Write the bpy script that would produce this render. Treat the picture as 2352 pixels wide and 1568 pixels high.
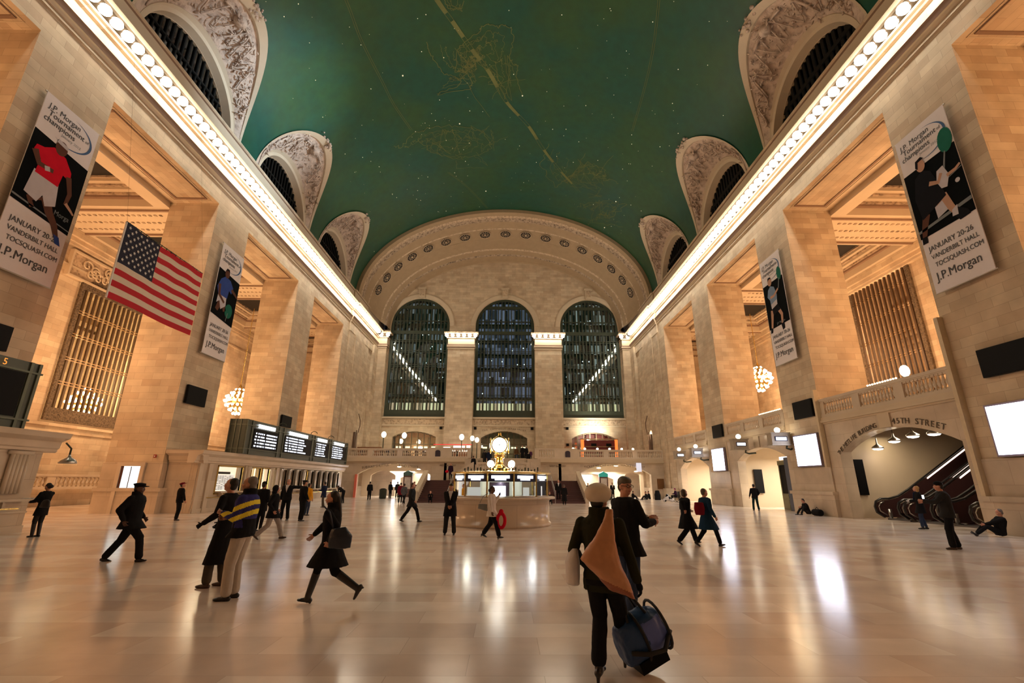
import bpy, bmesh, math, random
from mathutils import Vector, Matrix, noise
from mathutils.geometry import tessellate_polygon
random.seed(7)
PI = math.pi
for o in list(bpy.data.objects): bpy.data.objects.remove(o, do_unlink=True)
SC = bpy.context.scene
COL = SC.collection

# ---------------------------------------------------------------- camera
FPX, PITCH, YAW, ROLL = 1063.37, math.radians(16.897), math.radians(0.647), math.radians(0.324)
_cp, _sp, _cy, _sy = math.cos(PITCH), math.sin(PITCH), math.cos(YAW), math.sin(YAW)
_f = Vector((_sy*_cp, _cy*_cp, _sp)); _r0 = Vector((_cy, -_sy, 0)); _u0 = _r0.cross(_f)
_r = _r0*math.cos(ROLL) + _u0*math.sin(ROLL); _u = _u0*math.cos(ROLL) - _r0*math.sin(ROLL)
cam_d = bpy.data.cameras.new('camera'); cam = bpy.data.objects.new('camera', cam_d); COL.objects.link(cam)
cam_d.sensor_width = 36.0; cam_d.lens = 36.0*FPX/2352.0; cam_d.clip_end = 400; cam_d.clip_start = 0.05
cam.matrix_world = Matrix(((_r.x, _u.x, -_f.x, 0.355), (_r.y, _u.y, -_f.y, 0.0), (_r.z, _u.z, -_f.z, 1.70), (0, 0, 0, 1)))
SC.camera = cam

# ---------------------------------------------------------------- world and exposure
W = bpy.data.worlds.new('night'); SC.world = W; W.use_nodes = True
W.node_tree.nodes['Background'].inputs[0].default_value = (0.02, 0.03, 0.06, 1)
W.node_tree.nodes['Background'].inputs[1].default_value = 0.5
vs = SC.view_settings
vs.view_transform = 'Standard'; vs.look = 'None'; vs.gamma = 1; vs.use_curve_mapping = False; vs.exposure = 0.28
cy = SC.cycles
cy.max_bounces = 7; cy.diffuse_bounces = 4; cy.glossy_bounces = 3; cy.transmission_bounces = 4; cy.transparent_max_bounces = 8
cy.caustics_reflective = False; cy.caustics_refractive = False; cy.sample_clamp_indirect = 6.0; cy.use_denoising = True
cy.use_light_tree = True; cy.use_adaptive_sampling = True; cy.adaptive_threshold = 0.025

def lamp(name, kind, loc, energy, color, size=1.0, size_y=None, rot=None, spot=None, blend=0.6):
    d = bpy.data.lights.new(name, kind); d.energy = energy; d.color = color
    if kind == 'AREA':
        d.size = size
        if size_y: d.shape = 'RECTANGLE'; d.size_y = size_y
    else:
        d.shadow_soft_size = size
    if kind == 'SPOT': d.spot_size = spot or 1.2; d.spot_blend = blend
    o = bpy.data.objects.new(name, d); COL.objects.link(o); o.location = loc
    if rot: o.rotation_euler = rot
    return o

BAYS = [22.35 + 12.1*n for n in range(-2, 3)]
ORANGE = (1.0, 0.57, 0.28); WARM = (1.0, 0.80, 0.52); CREAM = (1.0, 0.91, 0.74)
# added warm point and area lights standing in for the aisle chandeliers
for s in (-1, 1):
    for n, yb in enumerate(BAYS):
        if yb > -5:
            lamp('aisle_lamp', 'POINT', (s*26.2, yb+0.5, 9.5 if s < 0 else 11.5), 1050, ORANGE, 0.7)
            lamp('aisle_fill', 'AREA', (s*25.5, yb, 6.3 if s > 0 else 4.2), 330, ORANGE, 2.5, 6.0, rot=(PI, 0, 0))  # added fill facing up, no fixture here
# rooms behind the bronze grilles
lamp('hall_lamp', 'POINT', (-34.2, 34.5, 9.0), 2600, (1.0, 0.72, 0.36), 0.6)
lamp('hall_lamp', 'POINT', (34.2, 34.5, 12.5), 1500, ORANGE, 0.6)
# floodlights standing on the right cornice ledge, aimed across at the left side of the sky ceiling
def aim(o, tgt):
    o.rotation_euler = (Vector(tgt)-Vector(o.location)).to_track_quat('-Z', 'Y').to_euler()
for (y, ty, e, sp) in ((30.0, 28.9, 50000, .50), (16.0, 17.0, 4500, .8), (43.0, 41.5, 4500, .7)):
    aim(lamp('ledge_floodlight', 'SPOT', (17.75, y, 22.6), e, (0.66, 0.86, 1.0), 0.2, spot=sp, blend=1.0), (-17.8, ty, 27.5))
for y in (16.5, 28.6, 40.7):
    aim(lamp('ledge_uplight', 'SPOT', (-16.9, y, 22.6), 500, (0.95, 0.95, 1.0), 0.3, spot=1.6, blend=1.0), (-10, y, 36))
    aim(lamp('ledge_uplight', 'SPOT', (16.9, y, 22.6), 220, (1.0, 0.95, 0.8), 0.3, spot=1.6, blend=1.0), (10, y, 36))
# passages under the far balcony and the gate passages on the right
for x, y, z, e in ((-12.2, 57.5, 2.9, 300), (-10.0, 61.5, 2.7, 220), (12.5, 57.5, 3.0, 360), (10.2, 61.5, 2.7, 260), (15.5, 58.5, 2.7, 90)):
    lamp('passage_lamp', 'AREA', (x, y, z), e, CREAM, 3.0, 3.0)
for y, e in ((33.4, 420), (45.4, 460)):
    lamp('gate_lamp', 'AREA', (21.5, y, 3.55), e, CREAM, 3.0, 3.5)
lamp('escalator_lamp', 'AREA', (20.6, 22.3, 4.2), 110, WARM, 1.0, 5.5)
# floodlights on the window wall above the far balcony
lamp('balcony_floodlight', 'SPOT', (12.3, 61.6, 7.9), 1500, (1.0, 0.93, 0.75), 0.3, rot=(math.radians(112), 0, 0), spot=2.2, blend=1.0)
lamp('balcony_floodlight', 'SPOT', (-12.3, 60.0, 6.4), 260, WARM, 0.3, rot=(math.radians(110), 0, 0), spot=2.2, blend=1.0)
lamp('niche_light', 'SPOT', (17.2, 57.3, 8.0), 420, (1.0, 0.9, 0.7), 0.1, rot=(0, math.radians(-50), 0), spot=1.1, blend=0.8)

# ---------------------------------------------------------------- helpers
WORK = bpy.data.scenes.new('work'); WVL = WORK.view_layers[0]
def evaluated_mesh(o):
    # evaluates an unlinked object (text or modifiers) in a small scene of its own
    WORK.collection.objects.link(o); WVL.update()
    return bpy.data.meshes.new_from_object(o.evaluated_get(WVL.depsgraph))
def B(): return bmesh.new()
def obj(name, bm, mats, parent=None, smooth=False, loc=None):
    bmesh.ops.recalc_face_normals(bm, faces=bm.faces)
    me = bpy.data.meshes.new(name); bm.to_mesh(me); bm.free()
    for m in (mats if isinstance(mats, (list, tuple)) else [mats]): me.materials.append(m)
    if smooth:
        for p in me.polygons: p.use_smooth = True
    o = bpy.data.objects.new(name, me); COL.objects.link(o)
    if parent: o.parent = parent
    if loc: o.location = loc
    return o
def tag(o, label=None, cat=None, group=None, kind=None):
    if label: o['label'] = label
    if cat: o['category'] = cat
    if group: o['group'] = group
    if kind: o['kind'] = kind
    return o
def thing(name, label, cat, loc=(0, 0, 0), rz=0.0, group=None):
    o = bpy.data.objects.new(name, None); COL.objects.link(o); o.location = loc; o.rotation_euler = (0, 0, rz)
    o.empty_display_size = 0.2
    return tag(o, label, cat, group)
def struct(name, bm, mats, parent=None, smooth=False):
    o = obj(name, bm, mats, parent, smooth)
    o['kind'] = 'structure'
    return o
def dup(root, loc=None, rz=None, label=None, group=None):
    kids = {}
    for o in COL.objects: kids.setdefault(o.parent, []).append(o)
    def cp(o, par):
        c = o.copy(); COL.objects.link(c)
        if par: c.parent = par
        for k in kids.get(o, []): cp(k, c)
        return c
    r = cp(root, None)
    if loc is not None: r.location = loc
    if rz is not None: r.rotation_euler = (0, 0, rz)
    if label: r['label'] = label
    if group: r['group'] = group
    return r
def inst(o, loc, parent, rz=0.0, name=None):
    c = o.copy(); COL.objects.link(c); c.parent = parent; c.location = loc; c.rotation_euler = (0, 0, rz)
    return c
def box(bm, x0, x1, y0, y1, z0, z1, mi=0):
    v = [bm.verts.new(p) for p in ((x0,y0,z0),(x1,y0,z0),(x1,y1,z0),(x0,y1,z0),(x0,y0,z1),(x1,y0,z1),(x1,y1,z1),(x0,y1,z1))]
    for q in ((0,3,2,1),(4,5,6,7),(0,1,5,4),(1,2,6,5),(2,3,7,6),(3,0,4,7)):
        bm.faces.new([v[i] for i in q]).material_index = mi
def prism(bm, poly, f0, f1, mi=0, caps=True):
    # poly: 2-D points; f0/f1 map a 2-D point onto the two end planes
    a = [bm.verts.new(f0(*p)) for p in poly]; b = [bm.verts.new(f1(*p)) for p in poly]
    n = len(poly)
    for i in range(n):
        bm.faces.new((a[i], a[(i+1) % n], b[(i+1) % n], b[i])).material_index = mi
    if caps:
        bm.faces.new(a).material_index = mi; bm.faces.new(b[::-1]).material_index = mi
def plate(bm, outer, holes, fa, fb, mi=0, mih=None):
    # slab with holes; fa, fb map 2-D to the two faces
    loops = [outer] + list(holes)
    pts = [p for l in loops for p in l]
    tris = tessellate_polygon([[Vector((p[0], p[1], 0)) for p in l] for l in loops])
    A = [bm.verts.new(fa(*p)) for p in pts]; Bv = [bm.verts.new(fb(*p)) for p in pts]
    for t in tris:
        try:
            bm.faces.new([A[i] for i in t]).material_index = mi
            bm.faces.new([Bv[i] for i in reversed(t)]).material_index = mi
        except ValueError: pass
    k = 0
    for li, l in enumerate(loops):
        n = len(l)
        for i in range(n):
            i0, i1 = k+i, k+(i+1) % n
            bm.faces.new((A[i0], A[i1], Bv[i1], Bv[i0])).material_index = (mih if (li and mih is not None) else mi)
        k += n
def arch(x0, x1, z0, zs, zt, n=20):
    # polygon of an opening: floor z0, springing zs, crown zt
    c, a, b = (x0+x1)/2, (x1-x0)/2, zt-zs
    return [(x0, z0)] + [(x1, z0)] + [(c+a*math.cos(PI*i/n), zs+b*math.sin(PI*i/n)) for i in range(n+1)]
def segarch(x0, x1, z0, zs, zt, n=16):
    c, a, h = (x0+x1)/2, (x1-x0)/2, zt-zs
    R = (a*a+h*h)/(2*h); t0 = math.asin(min(1, a/R)); zc = zt-R
    return [(x0, z0), (x1, z0)] + [(c+R*math.sin(t0-2*t0*i/n), zc+R*math.cos(t0-2*t0*i/n)) for i in range(n+1)]
def sweep(bm, prof, f, t0, t1, n=1, mi=0, close=True, mis=None):
    # closed profile polygon swept: f(t, p) -> xyz
    rings = []
    for k in range(n+1):
        t = t0+(t1-t0)*k/n
        rings.append([bm.verts.new(f(t, p)) for p in prof])
    m = len(prof)
    for k in range(n):
        for i in range(m if close else m-1):
            fc = bm.faces.new((rings[k][i], rings[k][(i+1) % m], rings[k+1][(i+1) % m], rings[k+1][i]))
            fc.material_index = mis[i] if mis else mi
    if close:
        bm.faces.new(rings[0]).material_index = mi; bm.faces.new(rings[-1][::-1]).material_index = mi
def lathe(bm, prof, c=(0, 0, 0), n=16, mi=0, sx=1.0, sy=1.0):
    rings = []
    for r, z in prof:
        rings.append([bm.verts.new((c[0]+sx*r*math.cos(2*PI*k/n), c[1]+sy*r*math.sin(2*PI*k/n), c[2]+z)) for k in range(n)])
    for i in range(len(prof)-1):
        for k in range(n):
            bm.faces.new((rings[i][k], rings[i][(k+1) % n], rings[i+1][(k+1) % n], rings[i+1][k])).material_index = mi
    bm.faces.new(rings[0][::-1]).material_index = mi; bm.faces.new(rings[-1]).material_index = mi
def tube(bm, pts, r, n=8, mi=0, r1=None):
    pts = [Vector(p) for p in pts]; rings = []
    for i, p in enumerate(pts):
        d = (pts[min(i+1, len(pts)-1)] - pts[max(i-1, 0)]).normalized()
        a = d.orthogonal().normalized() if i == 0 else (pa - d*pa.dot(d)).normalized()
        pa = a; b = d.cross(a)
        rr = r if r1 is None else r+(r1-r)*i/(len(pts)-1)
        rings.append([bm.verts.new(p+a*rr*math.cos(2*PI*k/n)+b*rr*math.sin(2*PI*k/n)) for k in range(n)])
    for i in range(len(pts)-1):
        for k in range(n):
            bm.faces.new((rings[i][k], rings[i][(k+1) % n], rings[i+1][(k+1) % n], rings[i+1][k])).material_index = mi
    bm.faces.new(rings[0][::-1]).material_index = mi; bm.faces.new(rings[-1]).material_index = mi
def ball(bm, c, r, sc=(1, 1, 1), sub=2, mi=0, rot=None):
    m = Matrix.Translation(c) @ (rot.to_4x4() if rot else Matrix.Identity(4)) @ Matrix.Diagonal((sc[0], sc[1], sc[2], 1))
    g = bmesh.ops.create_icosphere(bm, subdivisions=sub, radius=r, matrix=m)
    for v in g['verts']:
        for f in v.link_faces: f.material_index = mi
def text(name, body, size, M, mat, parent=None, depth=0.01, align='CENTER', sx=1.0, shear=0.0, offset=0.0):
    c = bpy.data.curves.new('t', 'FONT'); c.body = body; c.size = size; c.align_x = align; c.align_y = 'CENTER'
    c.extrude = depth; c.shear = shear; c.resolution_u = 3; c.offset = offset
    t = bpy.data.objects.new('t', c)
    me = evaluated_mesh(t)
    bpy.data.objects.remove(t, do_unlink=True); bpy.data.curves.remove(c)
    me.transform(M @ Matrix.Diagonal((sx, 1, 1, 1))); me.materials.clear(); me.materials.append(mat)
    for p in me.polygons: p.material_index = 0
    o = bpy.data.objects.new(name, me); COL.objects.link(o)
    if parent: o.parent = parent
    return o
def frame_mat(origin, right, up):
    r, u = Vector(right).normalized(), Vector(up).normalized(); n = r.cross(u)
    M = Matrix((r, u, n)).transposed().to_4x4(); M.translation = Vector(origin)
    return M

# ---------------------------------------------------------------- materials
MAT = {}
def nt(name):
    m = bpy.data.materials.new(name); m.use_nodes = True; MAT[name] = m
    t = m.node_tree; return m, t, t.nodes['Principled BSDF']
def N(t, kind, **kw):
    n = t.nodes.new(kind)
    for k, v in kw.items():
        if k.startswith('i_'): n.inputs[int(k[2:]) if k[2:].isdigit() else k[2:]].default_value = v
        else: setattr(n, k, v)
    return n
def plain(name, col, rough=0.6, metal=0.0, em=None, es=0.0, spec=0.5, noise_amt=0.12, nscale=6.0):
    m, t, p = nt(name)
    p.inputs['Roughness'].default_value = rough; p.inputs['Metallic'].default_value = metal
    p.inputs['Specular IOR Level'].default_value = spec
    if noise_amt:
        tc = N(t, 'ShaderNodeTexCoord'); nz = N(t, 'ShaderNodeTexNoise'); nz.inputs['Scale'].default_value = nscale
        mr = N(t, 'ShaderNodeMapRange'); mr.inputs[3].default_value = 1-noise_amt; mr.inputs[4].default_value = 1+noise_amt
        mx = N(t, 'ShaderNodeMix', data_type='RGBA', blend_type='MULTIPLY'); mx.inputs[0].default_value = 1
        mx.inputs[6].default_value = (*col, 1)
        t.links.new(tc.outputs['Object'], nz.inputs['Vector']); t.links.new(nz.outputs['Fac'], mr.inputs[0])
        t.links.new(mr.outputs[0], mx.inputs[7]); t.links.new(mx.outputs[2], p.inputs['Base Color'])
    else: p.inputs['Base Color'].default_value = (*col, 1)
    if em: p.inputs['Emission Color'].default_value = (*em, 1); p.inputs['Emission Strength'].default_value = es
    return m
def wallvec(t, floor=False):
    g = N(t, 'ShaderNodeNewGeometry'); s = N(t, 'ShaderNodeSeparateXYZ'); t.links.new(g.outputs['Position'], s.inputs[0])
    c = N(t, 'ShaderNodeCombineXYZ')
    if floor:
        t.links.new(s.outputs[0], c.inputs[0]); t.links.new(s.outputs[1], c.inputs[1]); return c, g
    sn = N(t, 'ShaderNodeSeparateXYZ'); t.links.new(g.outputs['Normal'], sn.inputs[0])
    ab = [N(t, 'ShaderNodeMath', operation='ABSOLUTE') for _ in range(3)]
    for i in range(3): t.links.new(sn.outputs[i], ab[i].inputs[0])
    gx = N(t, 'ShaderNodeMath', operation='GREATER_THAN'); t.links.new(ab[0].outputs[0], gx.inputs[0]); t.links.new(ab[1].outputs[0], gx.inputs[1])
    gz = N(t, 'ShaderNodeMath', operation='GREATER_THAN'); t.links.new(ab[2].outputs[0], gz.inputs[0]); gz.inputs[1].default_value = 0.8
    mu = N(t, 'ShaderNodeMix', data_type='FLOAT'); t.links.new(gx.outputs[0], mu.inputs[0]); t.links.new(s.outputs[0], mu.inputs[2]); t.links.new(s.outputs[1], mu.inputs[3])
    mv = N(t, 'ShaderNodeMix', data_type='FLOAT'); t.links.new(gz.outputs[0], mv.inputs[0]); t.links.new(s.outputs[2], mv.inputs[2]); t.links.new(s.outputs[0], mv.inputs[3])
    mu2 = N(t, 'ShaderNodeMix', data_type='FLOAT'); t.links.new(gz.outputs[0], mu2.inputs[0]); t.links.new(mu.outputs[0], mu2.inputs[2]); t.links.new(s.outputs[1], mu2.inputs[3])
    t.links.new(mu2.outputs[0], c.inputs[0]); t.links.new(mv.outputs[0], c.inputs[1])
    return c, g
def stone(name, c1, c2, mortar, bw=1.15, bh=0.42, rough=0.75, msize=0.008, bias=0.0, floor=False, bump=0.15, spec=0.4, vein=0.12):
    m, t, p = nt(name)
    c, g = wallvec(t, floor)
    br = N(t, 'ShaderNodeTexBrick'); br.offset = 0.5; br.inputs['Scale'].default_value = 1.0
    br.inputs['Brick Width'].default_value = bw; br.inputs['Row Height'].default_value = bh
    br.inputs['Mortar Size'].default_value = msize; br.inputs['Mortar Smooth'].default_value = 0.2; br.inputs['Bias'].default_value = bias
    br.inputs['Color1'].default_value = (*c1, 1); br.inputs['Color2'].default_value = (*c2, 1); br.inputs['Mortar'].default_value = (*mortar, 1)
    t.links.new(c.outputs[0], br.inputs['Vector'])
    nz = N(t, 'ShaderNodeTexNoise'); nz.inputs['Scale'].default_value = 0.9; nz.inputs['Detail'].default_value = 6
    t.links.new(g.outputs['Position'], nz.inputs['Vector'])
    mr = N(t, 'ShaderNodeMapRange'); mr.inputs[1].default_value = 0.3; mr.inputs[2].default_value = 0.7
    mr.inputs[3].default_value = 1-vein; mr.inputs[4].default_value = 1+vein
    t.links.new(nz.outputs['Fac'], mr.inputs[0])
    mx = N(t, 'ShaderNodeMix', data_type='RGBA', blend_type='MULTIPLY'); mx.inputs[0].default_value = 1
    t.links.new(br.outputs['Color'], mx.inputs[6]); t.links.new(mr.outputs[0], mx.inputs[7])
    t.links.new(mx.outputs[2], p.inputs['Base Color'])
    p.inputs['Roughness'].default_value = rough; p.inputs['Specular IOR Level'].default_value = spec
    if bump:
        bp = N(t, 'ShaderNodeBump'); bp.inputs['Strength'].default_value = bump; bp.inputs['Distance'].default_value = 0.02; bp.invert = True
        t.links.new(br.outputs['Fac'], bp.inputs['Height']); t.links.new(bp.outputs[0], p.inputs['Normal'])
    return m
def ornate(name, c1, c2, scale=5.0, bump=0.8, rough=0.8):
    m, t, p = nt(name)
    g = N(t, 'ShaderNodeNewGeometry')
    v = N(t, 'ShaderNodeTexVoronoi'); v.inputs['Scale'].default_value = scale; v.feature = 'SMOOTH_F1'
    nz = N(t, 'ShaderNodeTexNoise'); nz.inputs['Scale'].default_value = scale*0.7; nz.inputs['Distortion'].default_value = 2.0; nz.inputs['Detail'].default_value = 4
    t.links.new(g.outputs['Position'], nz.inputs['Vector']); t.links.new(g.outputs['Position'], v.inputs['Vector'])
    ad = N(t, 'ShaderNodeMath', operation='MULTIPLY_ADD'); t.links.new(v.outputs['Distance'], ad.inputs[0]); ad.inputs[1].default_value = 0.8; t.links.new(nz.outputs['Fac'], ad.inputs[2])
    cr = N(t, 'ShaderNodeValToRGB'); cr.color_ramp.elements[0].position = 0.45; cr.color_ramp.elements[1].position = 0.95
    cr.color_ramp.elements[0].color = (*c1, 1); cr.color_ramp.elements[1].color = (*c2, 1)
    t.links.new(ad.outputs[0], cr.inputs[0]); t.links.new(cr.outputs[0], p.inputs['Base Color'])
    bp = N(t, 'ShaderNodeBump'); bp.inputs['Strength'].default_value = bump; bp.inputs['Distance'].default_value = 0.08
    t.links.new(ad.outputs[0], bp.inputs['Height']); t.links.new(bp.outputs[0], p.inputs['Normal'])
    p.inputs['Roughness'].default_value = rough
    return m
def glow(name, col, s):
    m = bpy.data.materials.new(name); m.use_nodes = True; MAT[name] = m; t = m.node_tree
    t.nodes.remove(t.nodes['Principled BSDF']); e = N(t, 'ShaderNodeEmission'); e.inputs[0].default_value = (*col, 1); e.inputs[1].default_value = s
    t.links.new(e.outputs[0], t.nodes['Material Output'].inputs[0]); return m
def glassy(name, tint=(0.9, 0.95, 0.93), amt=0.12, rough=0.02):
    m = bpy.data.materials.new(name); m.use_nodes = True; MAT[name] = m; t = m.node_tree
    t.nodes.remove(t.nodes['Principled BSDF'])
    tr = N(t, 'ShaderNodeBsdfTransparent'); tr.inputs[0].default_value = (*tint, 1)
    gl = N(t, 'ShaderNodeBsdfGlossy'); gl.inputs['Roughness'].default_value = rough
    fr = N(t, 'ShaderNodeFresnel'); fr.inputs[0].default_value = 1.5
    ad = N(t, 'ShaderNodeMath', operation='ADD'); ad.inputs[1].default_value = amt; t.links.new(fr.outputs[0], ad.inputs[0])
    mx = N(t, 'ShaderNodeMixShader'); t.links.new(ad.outputs[0], mx.inputs[0]); t.links.new(tr.outputs[0], mx.inputs[1]); t.links.new(gl.outputs[0], mx.inputs[2])
    t.links.new(mx.outputs[0], t.nodes['Material Output'].inputs[0]); return m

LIME = stone('limestone_blocks', (0.63, 0.52, 0.375), (0.51, 0.385, 0.265), (0.36, 0.275, 0.19), 1.05, 0.38, msize=0.006, vein=0.16)
PLAST = plain('smooth_limestone', (0.58, 0.475, 0.345), 0.7, nscale=0.8, noise_amt=0.1)
CARV = ornate('carved_stone', (0.30, 0.21, 0.14), (0.60, 0.46, 0.32), 4.0)
CARVD = ornate('carved_brown_band', (0.10, 0.065, 0.045), (0.46, 0.35, 0.25), 3.6)
RELIEF = ornate('carved_relief_stone', (0.34, 0.25, 0.20), (0.62, 0.49, 0.40), 2.6, 1.0)
BEAD = plain('brown_bead_moulding', (0.25, 0.16, 0.11), 0.7)
MARB = stone('botticino_marble', (0.60, 0.50, 0.39), (0.53, 0.43, 0.33), (0.43, 0.34, 0.26), 1.6, 0.85, rough=0.22, bump=0.03, vein=0.14)
MARBP = plain('polished_marble', (0.62, 0.52, 0.41), 0.2, noise_amt=0.14, nscale=1.3)
FLOORM = stone('polished_marble_floor', (0.86, 0.77, 0.70), (0.66, 0.52, 0.44), (0.60, 0.50, 0.43), 1.45, 0.55, rough=0.17, floor=True, bump=0.0, spec=0.6, msize=0.004, vein=0.16)
TEAL = None
BRONZE = plain('bronze_grille', (0.075, 0.045, 0.025), 0.55, 0.1, nscale=9, spec=.3)
LUNIRON = plain('black_window_iron', (0.008, 0.007, 0.006), 0.6, noise_amt=0, spec=.15)
BULBBACK = plain('darkened_bulb_backing', (0.05, 0.035, 0.022), 0.8, noise_amt=0, spec=.1)  # ledge faces behind the bulbs, coloured dark to hold down their glare
BRONZEC = ornate('cast_bronze', (0.03, 0.02, 0.01), (0.15, 0.105, 0.065), 9.0)
BRASS = plain('polished_brass', (0.80, 0.58, 0.20), 0.22, 1.0, noise_amt=0.05)
STEEL = plain('brushed_steel', (0.55, 0.53, 0.50), 0.3, 1.0, noise_amt=0.05)
IRON = plain('dark_green_iron', (0.045, 0.055, 0.035), 0.5, 0.3)
BLACK = plain('black_panel', (0.004, 0.004, 0.005), 0.5, noise_amt=0, spec=0.12)
DARK = plain('dark_void', (0.012, 0.009, 0.007), 0.8, noise_amt=0)
BULB = glow('lit_bulb', (1.0, 0.895, 0.725), 28.0)
GLOBE = glow('lit_globe', (1.0, 0.86, 0.62), 14.0)
SCREENW = glow('lit_white_screen', (0.82, 0.84, 1.0), 6.0)
PILLW = glow('lit_sign_face', (0.92, 0.94, 1.0), 3.0)
LETTER = plain('bronze_lettering', (0.10, 0.065, 0.035), 0.5, noise_amt=0)
WHITE = plain('white_paint', (0.75, 0.75, 0.76), 0.5, noise_amt=0)
GREYG = plain('grey_green_steel', (0.085, 0.10, 0.085), 0.4, 0.4, noise_amt=0.08)
GLASS = glassy('clear_glass')
SOFF = plain('shaded_soffit_stone', (0.38, 0.275, 0.17), 0.75, nscale=1.5, noise_amt=0.12)  # limestone coloured darker, since the bulbs throw little light up the arch
GLASSW = glassy('night_window_glass', (0.75, 0.85, 0.82), 0.06)
# ---------------------------------------------------------------- ceiling (sky vault)
VA, VB, VZ = 18.75, 12.6, 23.9
def vpt(Y, a, off=0.0):  # a in degrees, 0 = right springing, 180 = left
    t = math.radians(a)
    return Vector(((VA-off)*math.cos(t), Y, VZ+(VB-off)*math.sin(t)))
def sky_mat():
    m, t, p = nt('sky_ceiling_paint')
    g = N(t, 'ShaderNodeNewGeometry')
    nz = N(t, 'ShaderNodeTexNoise'); nz.inputs['Scale'].default_value = 0.14; nz.inputs['Detail'].default_value = 5; nz.inputs['Roughness'].default_value = 0.6
    t.links.new(g.outputs['Position'], nz.inputs['Vector'])
    cr = N(t, 'ShaderNodeValToRGB'); e = cr.color_ramp.elements
    e[0].position = 0.40; e[0].color = (0.003, 0.066, 0.043, 1); e[1].position = 0.62; e[1].color = (0.017, 0.072, 0.024, 1)
    t.links.new(nz.outputs['Fac'], cr.inputs[0])
    n2 = N(t, 'ShaderNodeTexNoise'); n2.inputs['Scale'].default_value = 1.6; n2.inputs['Detail'].default_value = 8; t.links.new(g.outputs['Position'], n2.inputs['Vector'])
    mr = N(t, 'ShaderNodeMapRange'); mr.inputs[3].default_value = 0.7; mr.inputs[4].default_value = 1.3; t.links.new(n2.outputs['Fac'], mr.inputs[0])
    mx = N(t, 'ShaderNodeMix', data_type='RGBA', blend_type='MULTIPLY'); mx.inputs[0].default_value = 1
    t.links.new(cr.outputs[0], mx.inputs[6]); t.links.new(mr.outputs[0], mx.inputs[7]); t.links.new(mx.outputs[2], p.inputs['Base Color'])
    p.inputs['Roughness'].default_value = 0.42; p.inputs['Specular IOR Level'].default_value = 0.55
    return m
TEAL = sky_mat()
GOLD = plain('gold_leaf_paint', (0.13, 0.155, 0.05), 0.6, noise_amt=0.3, nscale=1.0)
STAR = glow('small_star_bulb', (1.0, 0.85, 0.5), 0.75)
LUN = [22.6+12.1*n for n in range(-2, 3)]
HW, TOPA = 4.95, 32.0
def rim(Yc, t): return Yc+HW*math.cos(t), TOPA*math.sin(t)
bm = B()
def vface(pts): bm.faces.new([bm.verts.new(p) for p in pts])
NT = 32
for Yc in LUN:
    for side in (0, 1):
        F = (lambda Y, a, s=side: vpt(Y, a if s == 0 else 180-a))
        # from the rim out to a rectangle Yc+-6.05 x 0..46 degrees
        prev = None
        for k in range(NT+1):
            t = PI*k/NT; y, a = rim(Yc, t); dy, da = math.cos(t)*6.05, math.sin(t)*46
            sc = 1/max(abs(dy)/6.05, abs(da)/46, 1e-6); oy, oa = Yc+dy*sc, max(0, da*sc)
            row = [(y+(oy-y)*j/5, a+(oa-a)*j/5) for j in range(6)]
            if prev:
                for j in range(5): vface([F(*prev[j]), F(*row[j]), F(*row[j+1]), F(*prev[j+1])])
            prev = row
    for k in range(24):
        a0, a1 = 46+88*k/24, 46+88*(k+1)/24
        for j in range(4):
            y0, y1 = Yc-6.05+12.1*j/4, Yc-6.05+12.1*(j+1)/4
            vface([vpt(y0, a0), vpt(y1, a0), vpt(y1, a1), vpt(y0, a1)])
for y0, y1 in ((-14, LUN[0]-6.05), (LUN[-1]+6.05, 54.3)):
    for k in range(60): vface([vpt(y0, 3*k), vpt(y1, 3*k), vpt(y1, 3*k+3), vpt(y0, 3*k+3)])
bmesh.ops.remove_doubles(bm, verts=bm.verts, dist=0.004)
ceiling = struct('ceiling', bm, TEAL, smooth=True)
# painted constellations and the ecliptic band, as thin gilt lines on the vault
def ribbon(bm, pts, w, close=False):
    P = [vpt(y, a, 0.03) for y, a in pts]
    if close: P.append(P[0])
    for i in range(len(P)-1):
        d = P[i+1]-P[i]
        if d.length < 1e-4: continue
        mid = (P[i]+P[i+1])/2; nrm = Vector((-mid.x, 0, VZ-8-mid.z)).normalized(); s = d.cross(nrm).normalized()*w/2
        e = d.normalized()*w*0.3
        bm.faces.new([bm.verts.new(q) for q in (P[i]-s-e, P[i]+s-e, P[i+1]+s+e, P[i+1]-s+e)])
def wig(pts, amp, seed, n=8):
    out = []; r = random.Random(seed)
    for i in range(len(pts)-1):
        (y0, a0), (y1, a1) = pts[i], pts[i+1]
        for k in range(n):
            f = k/n; e = math.sin(PI*f)
            out.append((y0+(y1-y0)*f+r.uniform(-amp, amp)*e*0.8, a0+(a1-a0)*f+r.uniform(-amp, amp)*2.2*e))
    return out+[pts[-1]]

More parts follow.
